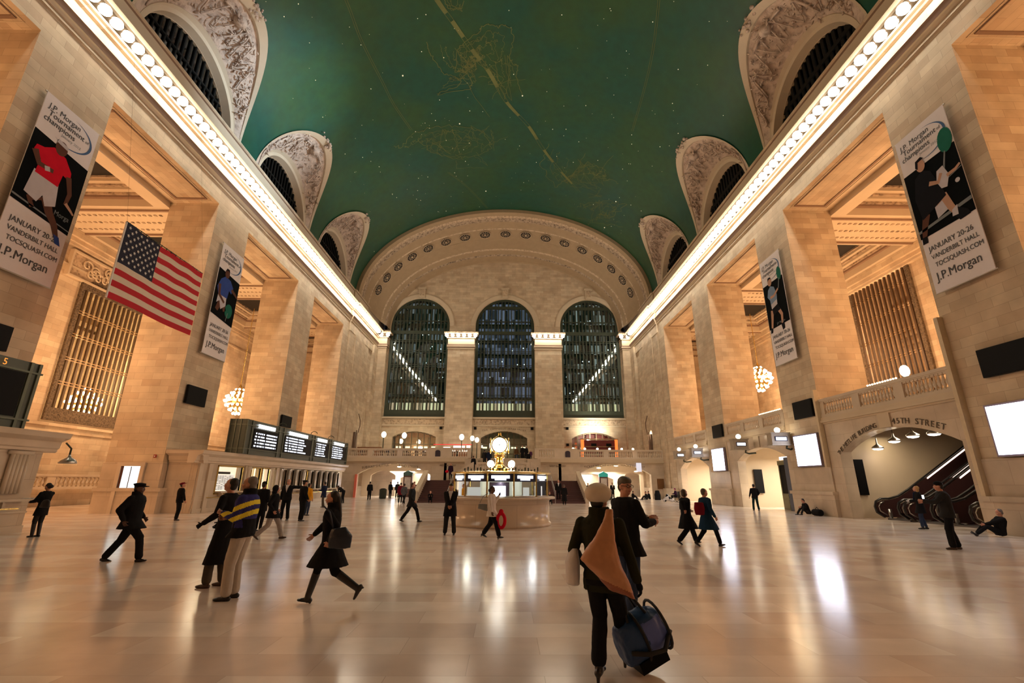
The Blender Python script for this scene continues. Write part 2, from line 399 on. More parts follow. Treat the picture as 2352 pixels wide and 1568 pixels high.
bm = B()
zod = [(22.0, 111), (25.7, 105.7), (27.5, 102.7), (30.1, 98.5), (32.1, 94.8), (35.8, 89.5), (38.8, 82.6), (42.0, 77.0), (45.1, 69.8), (47.7, 61.9)]
def smooth(p, n=6):
    out = []
    for i in range(len(p)-1):
        a, b, c, d = p[max(i-1, 0)], p[i], p[i+1], p[min(i+2, len(p)-1)]
        for k in range(n):
            t = k/n
            out.append(tuple(0.5*((2*b[j])+(c[j]-a[j])*t+(2*a[j]-5*b[j]+4*c[j]-d[j])*t*t+(3*b[j]-a[j]-3*c[j]+d[j])*t**3) for j in (0, 1)))
    return out+[p[-1]]
zs = smooth(zod)
for off in (-0.55, 0.55): ribbon(bm, [(y, a+off) for y, a in zs], 0.035)
for i in range(0, len(zs)-4, 6): ribbon(bm, zs[i:i+4], 0.30)
for ln in ([(21, 128.5), (24.3, 126.6), (27.4, 126.1), (31.6, 124.0), (34.2, 122.7), (37.7, 119.6)], [(45.3, 110.5), (48.7, 104.2), (53.6, 97.3)], [(20, 58), (28, 52), (36, 50)]):
    for off in (-0.25, 0.25): ribbon(bm, [(y, a+off) for y, a in smooth(ln)], 0.03)
hunter = [(28.9,109.9),(29.7,109.7),(30.8,108.5),(32.2,106.7),(32.3,105.0),(33.1,102.2),(33.7,103.6),(34.0,108.7),(34.3,109.5),(34.1,100.0),(33.4,99.2),(32.2,100.7),(32.1,103.7),(30.0,102.4),(29.1,99.4),(28.6,96.6),(28.0,95.9),(27.9,93.3),(28.2,91.7),(27.9,91.1),(28.2,88.5),(29.2,87.9),(30.8,89.0),(31.6,87.8),(31.6,86.6),(32.8,87.1),(34.9,85.1)]
beast = [(39.0,126.7),(39.6,124.8),(38.2,119.2),(38.0,111.9),(38.6,103.8),(39.5,97.0),(42.1,94.5),(43.1,99.0),(43.2,108.1),(41.5,115.1),(39.2,118.4)]
crab = [(40.9,75.8),(44.6,77.9),(48.1,71.3),(45.8,66.2),(42.2,61.5),(42.5,54.6),(44.3,54.1),(43.6,48.2)]
fish = [(50.8,61.2),(49.2,57.3),(47.1,49.1),(46.1,41.6),(50.2,46.4),(50.2,50.7),(52.8,53.1),(50.3,39.3)]
for i, (P, amp) in enumerate(((hunter, 0.16), (beast, 0.3), (crab, 0.5), (fish, 0.5), ([(25.7,104.1),(26.4,103.4),(26.5,100.3),(25.9,99.6)], 0.1))):
    ribbon(bm, wig(P, amp, i), 0.05); 
    cyy = sum(p[0] for p in P)/len(P); ca = sum(p[1] for p in P)/len(P)
    for k in range(3 if i else 5):
        q = [(cyy+(p[0]-cyy)*(0.75-0.16*k)+random.uniform(-.4, .4), ca+(p[1]-ca)*(0.78-0.17*k)+random.uniform(-1, 1)) for p in P]
        ribbon(bm, wig(q, amp*1.3, 10*i+k), 0.03)
for k in range(44):
    c = random.choice(((32.5, 96), (33.5, 90), (41, 108), (41.5, 100), (46, 64), (46, 55), (51, 52)))
    y, a = c[0]+random.gauss(0, 1.1), c[1]+random.gauss(0, 3); n = 5
    ribbon(bm, wig([(y, a), (y+random.gauss(0, 1.2), a+random.gauss(0, 3.2)), (y+random.gauss(0, 1.6), a+random.gauss(0, 4))], 0.2, k), 0.035)
obj('constellation_drawing', bm, GOLD, ceiling)
bm = B()
for k in range(330):
    y, a = random.uniform(12, 53.5), random.uniform(22, 158)
    if min(abs(y-c) for c in LUN) < 5.2 and (a < 34 or a > 146): continue
    r = random.choice((0.018, 0.022, 0.028, 0.036)); p = vpt(y, a, 0.02)
    bmesh.ops.create_icosphere(bm, subdivisions=1, radius=r, matrix=Matrix.Translation(p))
for (y, a) in ((38.2, 104.2), (49.8, 97.5), (34.9, 85.1), (31.5, 118), (46.7, 46.5), (52.6, 47)):
    bmesh.ops.create_icosphere(bm, subdivisions=1, radius=0.07, matrix=Matrix.Translation(vpt(y, a, 0.02)))
st = obj('star_bulbs', bm, STAR, ceiling); st['kind'] = 'stuff'

# ---------------------------------------------------------------- lunette vaults and windows above the cornice
WX = 19.35
LUNG = glow('window_lit_strip', (0.62, 0.66, 0.74), 0.9); LUNGD = glow('window_dim_strip', (0.5, 0.55, 0.45), 0.045)
wn = 0
for side, sg in (('left', -1), ('right', 1)):
    for n, Yc in enumerate(LUN):
        if n == 0: continue
        bm = B(); K = 40
        def R(k):
            t = PI*k/K; y, a = rim(Yc, t); return vpt(y, a if sg > 0 else 180-a)
        def Wp(k, hw, b, x):
            t = PI*k/K; return Vector((sg*x, Yc+0.15+hw*math.cos(t), 23.85+b*math.sin(t)))
        stages = []
        for k in range(K+1):
            A, C = R(k), Wp(k, 4.45, 4.65, 18.95)
            lip = (A-Vector((sg*0.5, 0, 0))) + Vector((0, 0, -0.05))
            t = PI*k/K; inn = math.sin(t)*0.12
            row = [A, A+Vector((-sg*0.22*math.sin(t), 0.10*math.cos(t), -0.02)), A+(C-A)*0.11+Vector((0, 0, -0.03)), A+(C-A)*0.13+Vector((sg*inn, 0, inn)), A+(C-A)*0.45+Vector((sg*inn, 0, inn*0.6)), A+(C-A)*0.90+Vector((sg*inn, 0, inn*0.6)), A+(C-A)*0.91, C, Wp(k, 4.2, 4.4, 19.0), Wp(k, 4.1, 4.25, 19.6)]
            stages.append([bm.verts.new(p) for p in row])
        mi = [0, 0, 0, 1, 1, 0, 0, 0, 0]
        for k in range(K):
            for j in range(9):
                bm.faces.new((stages[k][j], stages[k+1][j], stages[k+1][j+1], stages[k][j+1])).material_index = mi[j]
        sur = struct('trim_%d' % (10+n+(5 if sg > 0 else 0)), bm, [PLAST, RELIEF])
        # modelled relief: a winged globe at the top and sprays of leaves down the broad side
        rb = B(); rr = random.Random(n*7+sg)
        def sp(k, j):  # point on relief zone, j 0..1 from the rim
            A, C = R(k), Wp(k, 4.45, 4.65, 18.95); return A+(C-A)*(0.16+0.70*j)+Vector((-sg*0.02, 0, -0.06))
        def leaf(p, d, L, w):
            d = Vector(d).normalized(); r = d.to_track_quat('X', 'Z').to_matrix()
            ball(rb, p+d*L/2, 1.0, (L/2, w/2, w/4), 1, 0, r)
        top = K//2
        for c in range(260):
            k = rr.choice((rr.uniform(5, 16), rr.uniform(24, 35), rr.uniform(14, 26), rr.uniform(6, 20))) ; j = min(0.98, max(0.02, rr.gauss(0.45, 0.25)))
            p = sp(k, j); L = rr.uniform(0.14, 0.42)
            leaf(p, (rr.uniform(-1, 1), rr.uniform(-1, 1), rr.uniform(-1, 1)), L, L*0.42)
        for c in range(9):   # curling stems
            k0 = rr.uniform(5, 34); pts = []
            for q in range(9): pts.append(sp(k0+q*0.55, 0.5+0.36*math.sin(q*0.9+c)))
            tube(rb, pts, 0.05, 5)
        gc = sp(top+0.0, 0.25); ball(rb, gc, 0.42, (1, 1, 0.9), 2)
        for s2 in (-1, 1):
            for q in range(7): leaf(gc+Vector((0, s2*(0.3+0.12*q), -0.02)), (0, s2, 0.35-0.14*q+sg*0.0), 1.25-0.1*q, 0.2)
        for q in range(12):
            aa = 2*PI*q/12; tube(rb, [gc, gc+Vector((-sg*0.25*abs(math.cos(aa)), 0.75*math.cos(aa), 0.6*math.sin(aa)*0.6))], 0.05, 5)
        tp = R(top)
        for q in range(26): ball(rb, tp+Vector((-sg*rr.uniform(-0.25, 0.35), rr.gauss(0, 0.45), rr.uniform(-0.35, 0.15))), rr.uniform(0.07, 0.17), (1, 1, 1), 1)
        obj('relief_ornament', rb, RELIEF, sur, smooth=True)
        # the window
        wn += 1
        fb = B(); hw, hb = 4.1, 4.2; yc = Yc+0.15
        y = -hw+0.25
        wide = sg > 0 and n in (2, 3)
        bw = 0.10 if sg < 0 else (0.22 if wide else 0.14)
        while y < hw:
            h = hb*math.sqrt(max(0, 1-(y/hw)**2))
            if h > 0.2: box(fb, sg*19.54, sg*19.62, yc+y-bw/2, yc+y+bw/2, 23.3, 23.9+h)
            y += 0.46
        for zz, hh in ((24.9, 0.07), (26.3, 0.3 if sg > 0 else 0.1)):
            w = hw*math.sqrt(max(0, 1-((zz-23.85)/hb)**2)); box(fb, sg*19.52, sg*19.62, yc-w, yc+w, zz, zz+hh)
        fr = struct('window_%d' % wn, fb, LUNIRON)
        gb = B(); plate(gb, arch(yc-hw, yc+hw, 23.2, 23.9, 23.9+hb, 24), [], lambda u, v: (sg*19.64, u, v), lambda u, v: (sg*19.66, u, v))
        obj('window_glass', gb, GLASSW, fr)
        lb = B()
        for q in range(17):
            yy = yc-hw+0.48+q*0.46
            h = hb*math.sqrt(max(0.02, 1-((yy-yc)/hw)**2))*0.86
            if wide and (abs(yy-yc) > 3.0 or q in (3,)): continue
            if h > 0.5: box(lb, sg*19.69, sg*19.71, yy-0.12, yy+0.12, 23.3, 23.9+h)
        obj('lit_interior', lb, LUNG if wide else LUNGD, fr)
        db = B(); plate(db, [(yc-5, 22.5), (yc+5, 22.5), (yc+5, 29), (yc-5, 29)], [], lambda u, v: (sg*20.1, u, v), lambda u, v: (sg*20.2, u, v))
        obj('dark_interior', db, DARK, fr)

# ---------------------------------------------------------------- nave walls: piers, entablature, attic
P0, PP, PW = 14.27, 11.98, 3.6
def pier_y(n): return P0+PP*n
ENT = [(21.4, 18.8), (18.3, 18.8), (18.3, 19.86), (18.22, 19.90), (18.22, 20.0), (18.28, 20.02), (18.18, 20.08), (18.12, 20.19), (18.2, 20.22), (18.2, 20.24), (18.12, 20.3), (18.05, 20.5), (18.0, 20.56), (18.25, 20.6), (18.25, 21.3), (18.1, 21.34), (18.05, 21.42), (17.92, 21.46), (17.9, 21.56), (17.62, 21.6), (17.62, 21.98), (17.5, 22.02), (17.42, 22.22), (18.15, 22.3), (18.2, 23.75), (18.12, 23.8), (18.05, 23.86), (18.05, 23.95), (18.18, 24.0), (19.3, 24.0), (21.4, 24.0)]
ENTM = [0]*31
for i in (3, 4, 6, 7, 9, 10): ENTM[i] = 1
ENTM[10] = 2; ENTM[11] = 2
ENTM[24] = 2
for i in (23, 22, 21): ENTM[i] = 1
for i in (18, 19, 20): ENTM[i] = 4
for side, sg in (('left', -1), ('right', 1)):
    bm = B()
    for n in range(-2, 3):
        box(bm, *sorted((sg*18.3, sg*21.4)), pier_y(n), pier_y(n)+PW, 0, 18.8)
    box(bm, *sorted((sg*18.3, sg*21.4)), pier_y(3), 66, 0, 18.8)
    box(bm, *sorted((sg*18.3, sg*21.4)), -14, pier_y(-1)-8.5, 0, 18.8)
    # pilaster projections near the corner
    box(bm, *sorted((sg*18.18, sg*18.3)), 52.2, 60.0, 0, 18.8); box(bm, *sorted((sg*18.08, sg*18.3)), 54.2, 58.0, 0, 18.8)
    box(bm, *sorted((sg*17.9, sg*18.3)), 61.6, 63.45, 0, 19.8)
    sweep(bm, ENT, lambda t, p: (sg*p[0], t, p[1]), -14, 52.1, 1, mis=ENTM)
    sweep(bm, ENT, lambda t, p: (sg*(p[0]-(0.16 if p[0] < 18.31 else 0)), t, p[1]), 52.1, 66, 1, mis=ENTM)
    # wall plane above the cornice, with the arched window openings
    holes = [arch(Yc+0.15-4.1, Yc+0.15+4.1, 23.86, 23.9, 28.1, 24) for Yc in LUN[1:]]
    plate(bm, [(-14, 23.5), (66, 23.5), (66, 29.5), (-14, 29.5)], holes, lambda u, v: (sg*19.5, u, v), lambda u, v: (sg*19.8, u, v))
    w = struct('wall_'+side, bm, [LIME, PLAST, BEAD, CARV, BULBBACK])
    # recessed panel mouldings on the soffits over the openings
    tb = B()
    for n in range(-1, 3):
        y0, y1 = pier_y(n)+PW, pier_y(n+1)
        for (xa, xb, ya, yb, th, dz, mi) in ((18.75, 20.75, y0+0.5, y1-0.5, 0.14, 0.05, 0), (18.6, 20.95, y0+0.33, y1-0.33, 0.05, 0.03, 1)):
            for r in ((xa, xb, ya, ya+th), (xa, xb, yb-th, yb), (xb-th, xb, ya+th, yb-th), (xa, xa+th*0.3, ya+th, yb-th)):
                box(tb, *sorted((sg*r[0], sg*r[1])), r[2], r[3], 18.8-dz, 18.81, mi)
    struct('trim_%d' % (1 if sg < 0 else 2), tb, [BEAD, PLAST])
# ---------------------------------------------------------------- aisles behind the piers
for side, sg in (('left', -1), ('right', 1)):
    X = lambda a, b: sorted((sg*a, sg*b))
    bm = B()
    gz0, gz1 = (5.5, 15.3) if sg < 0 else (6.6, 18.6)
    gy0, gy1 = (31.0, 37.3)
    holes = [[(gy0, gz0), (gy1, gz0), (gy1, gz1), (gy0, gz1)]]
    plate(bm, [(-14, 0), (62, 0), (62, 19), (-14, 19)], holes, lambda u, v: (sg*30.3, u, v), lambda u, v: (sg*30.9, u, v))
    box(bm, *X(21.4, 30.3), 61.5, 62, 0, 19)           # end wall of the aisle
    # mouldings and cornice of the aisle wall
    for z0, z1, d in ((17.4, 17.6, .35), (17.6, 17.9, .5), (17.9, 18.4, .7), (15.95, 16.1, .15), (5.15, 5.35, .18), (4.75, 4.85, .12)):
        if sg < 0 or z0 > 16: box(bm, *X(30.3-d, 30.32), -14, 61.5, z0, z1)
    # floor-level base on the left
    box(bm, *X(30.1, 30.32), -14, 61.5, 0, 1.15)
    aw = struct('wall_%s_aisle' % side, bm, LIME)
    # aisle ceiling: beams with coffers open to dark skylights
    cb = B(); bays = [(pier_y(n)+PW, pier_y(n+1)) for n in range(-1, 3)]+[(pier_y(3)+PW, 60.5)]
    hl = [[(22.3, y0+0.15), (29.3, y0+0.15), (29.3, y1-0.15), (22.3, y1-0.15)] for y0, y1 in bays]
    plate(cb, [(21.4, -14), (31, -14), (31, 62), (21.4, 62)], hl, lambda u, v: (sg*u, v, 18.42), lambda u, v: (sg*u, v, 18.8), mi=1)
    for y0, y1 in bays:
        xa, xb, ya, yb = 22.3, 29.3, y0+0.15, y1-0.15; z = 18.8
        for k, (ins, dz, mi) in enumerate(((0.0, 0.14, 1), (0.22, 0.15, 0), (0.12, 0.14, 2), (0.3, 0.17, 1), (0.15, 0.13, 2), (0.28, 0.2, 1), (0.1, 0.13, 2))):
            a, b, c, d = xa+ins, xb-ins, ya+ins, yb-ins
            plate(cb, [(xa-.3, ya-.3), (xb+.3, ya-.3), (xb+.3, yb+.3), (xa-.3, yb+.3)], [[(a, c), (b, c), (b, d), (a, d)]], lambda u, v: (sg*u, v, z), lambda u, v: (sg*u, v, z+dz), mi=mi)
            xa, xb, ya, yb = a, b, c, d; z += dz
        box(cb, *X(xa-.3, xb+.3), ya-.3, yb+.3, z, z+.05, 3)
        # rows of rosettes under the cross beam
        for j in range(20):
            xx = 22.5+j*0.36
            for yy in (y1+0.9, y1+1.8, y1+2.7):
                box(cb, *X(xx, xx+0.16), yy-.08, yy+.08, 18.38, 18.43, 2)
        for yy in (y1+.25, y1+3.35): box(cb, *X(21.4, 30.3), yy-.06, yy+.06, 18.3, 18.43, 0)
    struct('ceiling_%s_aisle' % side, cb, [BEAD, PLAST, CARVD, DARK])
    # bronze grille in the aisle wall
    g = thing('bronze_grille', 'tall bronze grille window above the plain left aisle wall, seen past the flag' if sg < 0 else 'tall bronze grille window above the balustrade of the right aisle', 'window grille', (sg*30.2, (gy0+gy1)/2, gz0))
    hw, H = (gy1-gy0)/2, gz1-gz0
    fb = B()
    for (ya, yb, za, zb) in ((-hw, -hw+.32, .85, H-.45), (hw-.32, hw, .85, H-.45), (-hw, hw, H-.45, H), (-hw, hw, 0, 0.85)): box(fb, -.08, .08, ya, yb, za, zb)
    if sg < 0:
        plate(fb, [(-hw+.5, H)]+[(-(hw-.5)*math.cos(PI*k/12), H+.01+.75*math.sin(PI*k/12)) for k in range(13)]+[(hw-.5, H)], [], lambda u, v: (-.08, u, v), lambda u, v: (.08, u, v))
    obj('ornate_frame', fb, BRONZEC, g)
    bars = B(); nb = 13
    for k in range(nb):
        yy = -hw+.32+(2*hw-.64)*(k+.5)/nb; box(bars, -.08, .05, yy-.07, yy+.07, .85, H-.45)
    obj('vertical_bars', bars, BRONZE, g)
    rb = B()
    for k in range(1, 5 if sg < 0 else 6):
        zz = .85+(H-1.3)*k/(5 if sg < 0 else 6)
        for dz in (-.09, .09): box(rb, .0, .08, -hw+.32, hw-.32, zz+dz-.025, zz+dz+.025)
    obj('cross_rails', rb, BRASS if False else plain('gilt_rail', (0.30, 0.19, 0.09), .5, .2), g)
    # room behind the grille
    rm = B()
    zf = 4.2 if sg < 0 else 5.2
    box(rm, *X(39.5, 39.8), 26, 43, zf, 22); box(rm, *X(30.9, 39.5), 25.8, 26, zf, 22); box(rm, *X(30.9, 39.5), 43, 43.2, zf, 22)
    box(rm, *X(30.9, 39.8), 25.8, 43.2, zf-.2, zf); box(rm, *X(30.9, 39.8), 25.8, 43.2, 20.5, 20.7)
    for zz in (14.5, 15.3, 18.2): box(rm, *X(38.9, 39.6), 26, 43, zz, zz+.4)
    struct('wall_%s_hall' % side, rm, LIME)
    if sg > 0:
        wb = B()
        for yy in (33.0, 35.0, 37.2, 39.2):
            box(wb, 39.3, 39.45, yy, yy+1.0, 8.2, 14.0)
        wobj = struct('window_30', wb, plain('dark_hall_glass', (0.03, 0.06, 0.05), .15, noise_amt=0))
# ornate plaster panels on the left aisle wall
for k, (y0, y1, z0, z1) in enumerate(((29.6, 33.8, 15.3, 17.2), (41.5, 43.6, 9.0, 12.8))):
    rb = B(); rr = random.Random(k)
    box(rb, -30.32, -30.2, y0, y1, z0, z1, 1)
    for (a, b, c, d) in ((y0-.01, y1+.01, z0-.01, z0+.12), (y0-.01, y1+.01, z1-.12, z1+.01), (y0-.01, y0+.12, z0+.12, z1-.12), (y1-.12, y1+.01, z0+.12, z1-.12)): box(rb, -30.3, -30.0, a, b, c, d, 0)
    for q in range(10):
        cyy, cz = rr.uniform(y0+.4, y1-.4), rr.uniform(z0+.4, z1-.4); pts = []
        for w in range(14):
            a = w*.55; r = .45*(1-w/15); pts.append((-30.12, cyy+r*math.cos(a), cz+r*math.sin(a)))
        tube(rb, pts, .06, 5)
    tag(struct('trim_%d' % (30+k), rb, [PLAST, CARV]), None)

# ---------------------------------------------------------------- floor
bm = B(); box(bm, -40, 40, -14, 66, -.3, 0); struct('floor', bm, FLOORM)
# upper aisle floor on the right, and its nave-side parapet walls with arched passages
bm = B()
AR = [(18.35, 25.35, 3.35, 4.25), (30.25, 36.85, 3.35, 4.15), (42.2, 49.1, 3.1, 4.0)]
for n, (a0, a1, zs, zt) in enumerate(AR):
    y0, y1 = pier_y(n)+PW, pier_y(n+1)
    holes = []
    outer = [(y0, 0), (a0, 0)] + [(a0, zs)] + segarch(a0, a1, 0, zs, zt)[:1:-1][1:-1] + [(a1, zs), (a1, 0), (y1, 0), (y1, 5.25), (y0, 5.25)]
    plate(bm, outer, [], lambda u, v: (18.32, u, v), lambda u, v: (18.95, u, v), mi=0)
    box(bm, 18.15, 18.6, y0, y1, 5.0, 5.12, 1); box(bm, 18.2, 18.6, y0, y1, 5.12, 5.28, 1)
    box(bm, 18.25, 18.33, y0, y1, 4.92, 5.0, 1)
    box(bm, 18.24, 18.33, (a0+a1)/2-.35, (a0+a1)/2+.35, zt+.02, 4.95, 1)
box(bm, 18.9, 30.3, -14, 61.5, 5.0, 5.2, 1)
struct('wall_right_arcade', bm, [MARB, PLAST])
# plinths of the piers on both sides and right-hand wainscot
bm = B()
for sg in (-1, 1):
    for n in range(-1, 3):
        y = pier_y(n)
        box(bm, *sorted((sg*18.12, sg*21.55)), y-.12, y+PW+.12, 0, 1.12, 0); box(bm, *sorted((sg*18.02, sg*21.6)), y-.18, y+PW+.18, 1.12, 1.3, 0)
        box(bm, *sorted((sg*18.24, sg*21.46)), y-.06, y+PW+.06, 1.3, 2.62, 0); 
    box(bm, *sorted((sg*17.9, sg*18.3)), pier_y(3)-.12, 63.4, 0, 1.15, 0)
struct('baseboard_piers', bm, MARB)
# slim marble edge mouldings beside the near right arch
bm = B(); box(bm, 18.05, 18.3, 17.75, 17.92, 1.3, 8.3); box(bm, 18.05, 18.3, 26.2, 26.36, 2.6, 6.9)
struct('trim_3', bm, plain('pale_edge_moulding', (0.62, 0.5, 0.33), .5))
# wall behind the camera
bm = B(); box(bm, -31, 31, -14.3, -14, 0, 40); struct('wall_back', bm, LIME)

# ---------------------------------------------------------------- balustrades
def baluster_mesh(name='baluster', h=0.72, m=None):
    b = B(); box(b, -.085, .085, -.085, .085, 0, .07); box(b, -.085, .085, -.085, .085, h-.07, h)
    lathe(b, [(.05, .07), (.06, .1), (.045, .13), (.09, .26), (.095, .32), (.07, .42), (.04, .56), (.035, .6), (.06, .62), (.045, h-.07)], n=8)
    return obj(name, b, m or MARBP)
_bal = baluster_mesh(); COL.objects.unlink(_bal)
def balustrade(label, p0, p1, z, groups, h=1.05, group=None, blocks=None, rail=0.14):
    # straight balustrade from p0 to p1 (xy); groups: list of (start, end, count) along the length
    p0, p1 = Vector(p0), Vector(p1); L = (p1-p0).length; a = math.atan2(p1.y-p0.y, p1.x-p0.x)
    t = thing('balustrade', label, 'balustrade', (p0.x, p0.y, z), a, group)
    b = B(); box(b, 0, L, -.16, .16, h-rail, h); box(b, 0, L, -.12, .12, h-rail-.05, h-rail); obj('top_rail', b, MARBP, t)
    b = B(); box(b, 0, L, -.16, .16, 0, .16); obj('base_rail', b, MARBP, t)
    cur = 0.0
    for (s, e, c) in groups:
        if s > cur+.02:
            b = B(); box(b, cur, s, -.13, .13, .16, h-rail-.05); obj('pedestal', b, MARBP, t)
        for k in range(c):
            o = _bal.copy(); COL.objects.link(o); o.parent = t
            o.location = (s+(e-s)*(k+.5)/c, 0, .16); o.scale = (1, 1, (h-rail-.21)/.72)
        cur = e
    if cur < L-.02:
        b = B(); box(b, cur, L, -.13, .13, .16, h-rail-.05); obj('pedestal', b, MARBP, t)
    return t
def thirds(L, c, e=.35, g=.5):
    w = (L-2*e-2*g)/3
    return [(e, e+w, c), (e+w+g, e+2*w+g, c), (e+2*w+2*g, e+3*w+2*g, c)]
for n, (c, lb) in enumerate(((11, 'marble balustrade above the escalator arch on the right'), (11, 'marble balustrade above the middle right arch with two gate signs'), (10, 'marble balustrade above the farthest right arch near the corner'))):
    y0, y1 = pier_y(n)+PW, pier_y(n+1)
    balustrade(lb, (18.42, y0+.02), (18.42, y1-.02), 5.28, thirds(y1-y0-.04, c), group=None)
_g = bpy.data.objects.remove
# ---------------------------------------------------------------- far (west) wall with three great windows
WY = 64.4
bm = B()
HOL = [(-12.35, 4.3), (0.04, 4.3), (12.45, 4.3)]
holes = [arch(c-h, c+h, 10.25, 23.55, 27.85, 28) for c, h in HOL]
dh = [segarch(-15.2, -9.25, 4.2, 7.55, 8.3), segarch(-3.1, 3.25, 4.2, 7.45, 8.4), segarch(9.35, 15.4, 4.2, 7.45, 8.3)]
inner_e = [(17.0*math.cos(PI*k/40), 22.9+11.4*math.sin(PI*k/40)) for k in range(41)]
plate(bm, [(-18.3, 4.0), (18.3, 4.0), (18.3, 22.9)]+inner_e+[(-18.3, 22.9)], holes+dh, lambda u, v: (u, WY, v), lambda u, v: (u, WY+.9, v), mi=0, mih=1)
# pilasters
for x0, x1 in ((-18.3, -16.75), (-8.05, -4.3), (4.35, 8.15), (16.85, 18.3)):
    box(bm, x0, x1, 63.4, WY, 0, 19.8)
    for za, zb, d, mi in ((19.8, 19.92, .08, 1), (19.92, 20.1, .05, 2), (20.1, 20.25, .14, 1), (20.25, 20.45, .12, 2), (20.45, 21.35, .02, 1), (21.35, 21.5, .2, 1), (21.5, 21.98, .3, 4), (21.98, 22.2, .55, 3)):
        box(bm, x0-d if abs(x0) < 18.2 else x0, x1+d if abs(x1) < 18.2 else x1, 63.4-d, WY, za, zb, mi)
# archivolts and cartouches
for c, h in HOL:
    prof = [(0, 0), (.5, 0), (.5, .1), (.0, .16)]
    sweep(bm, [(4.35, 0), (5.05, 0), (5.05, -.10), (4.9, -.16), (4.4, -.06)], lambda t, p: (c+p[0]*math.cos(t), WY+p[1], 23.55+p[0]*math.sin(t)), 0.0, PI, 28, mi=1)
    box(bm, c-.45, c+.45, WY-.35, WY, 27.9, 29.3, 1); box(bm, c-.6, c+.6, WY-.45, WY, 29.25, 29.5, 1); box(bm, c-.3, c+.3, WY-.45, WY-.3, 28.2, 29.1, 3)
    # sill and ornate band below
    box(bm, c-4.6, c+4.6, WY-.35, WY, 10.0, 10.25, 1); box(bm, c-4.4, c+4.4, WY-.1, WY, 9.2, 9.95, 3) ; box(bm, c-4.5, c+4.5, WY-.2, WY, 9.0, 9.2, 1)
struct('wall_far', bm, [LIME, PLAST, BEAD, CARV, BULBBACK])
# arch soffit between the sky vault and the window wall
bm = B()
def sof(v, t):  # v 0 at the outer ring, 1 at the window wall
    a = 18.75-1.75*v; b = 12.6-1.2*v; z0 = 23.9-1.0*v; y = 54+10.4*v
    return Vector((a*math.cos(t), y, z0+b*math.sin(t)))
def sofn(v, t, d):
    p = sof(v, t); c = Vector((0, p.y, 22)); return p+(c-p).normalized()*d
rows = [(0.0, -.02, 1), (0.0, .45, 1), (.035, .55, 0), (.06, .45, 0), (.07, .3, 1), (.085, .22, 2), (.115, .3, 3), (.165, .26, 2), (.19, .2, 2), (.20, .1, 0), (.33, .08, 1), (.345, .12, 3), (.52, .12, 1), (.535, .06, 0), (.74, .06, 1), (.76, .16, 3), (.84, .22, 1), (.86, .35, 2), (.985, .30, 0), (1.0, .4, 1), (1.0, -.1, 1)]
K = 72; grid = [[bm.verts.new(sofn(v, PI*k/K, d)) for k in range(K+1)] for v, d, m in rows]
for i in range(len(rows)-1):
    for k in range(K):
        bm.faces.new((grid[i][k], grid[i][k+1], grid[i+1][k+1], grid[i+1][k])).material_index = rows[i+1][2]
sf = struct('trim_4', bm, [SOFF, SOFF, CARVD, CARV], smooth=False)
# ring closing the vault behind the outer moulding
bm = B()
for k in range(K):
    t0, t1 = PI*k/K, PI*(k+1)/K
    bm.faces.new([bm.verts.new(p) for p in (sofn(0, t0, 0), sofn(0, t1, 0), sofn(0, t1, -.6), sofn(0, t0, -.6))])
struct('trim_5', bm, PLAST)
# rosettes
rb = B(); 
tube(rb, [(.76*math.cos(2*PI*q/24), .76*math.sin(2*PI*q/24), .04) for q in range(25)], .05, 5, 0)
lathe(rb, [(.18, .03), (.16, .12), (.05, .16)], n=12, mi=0)
lathe(rb, [(.75, .0), (.75, .03)], n=24, mi=1)
for q in range(12):
    a = 2*PI*q/12; ball(rb, (.44*math.cos(a), .44*math.sin(a), .05), 1, (.20, .05, .05), 1, 0, Matrix.Rotation(a, 3, 'Z'))
ros = obj('rosette', rb, [CARV, DARK], None, True); COL.objects.unlink(ros)
NR = 17
for k in range(NR):
    t = PI*(.085+.83*k/(NR-1)); v = .43
    p = sofn(v, t, .16); nrm = (Vector((0, p.y, 20))-p); nrm.y = .0
    a = 18.75-1.75*v; b = 12.6-1.2*v; nn = Vector((-math.cos(t)/a, -.011, -math.sin(t)/b)).normalized()
    c = ros.copy(); COL.objects.link(c); c.matrix_world = Matrix.Translation(p) @ nn.to_track_quat('Z', 'Y').to_matrix().to_4x4()
    c.parent = sf
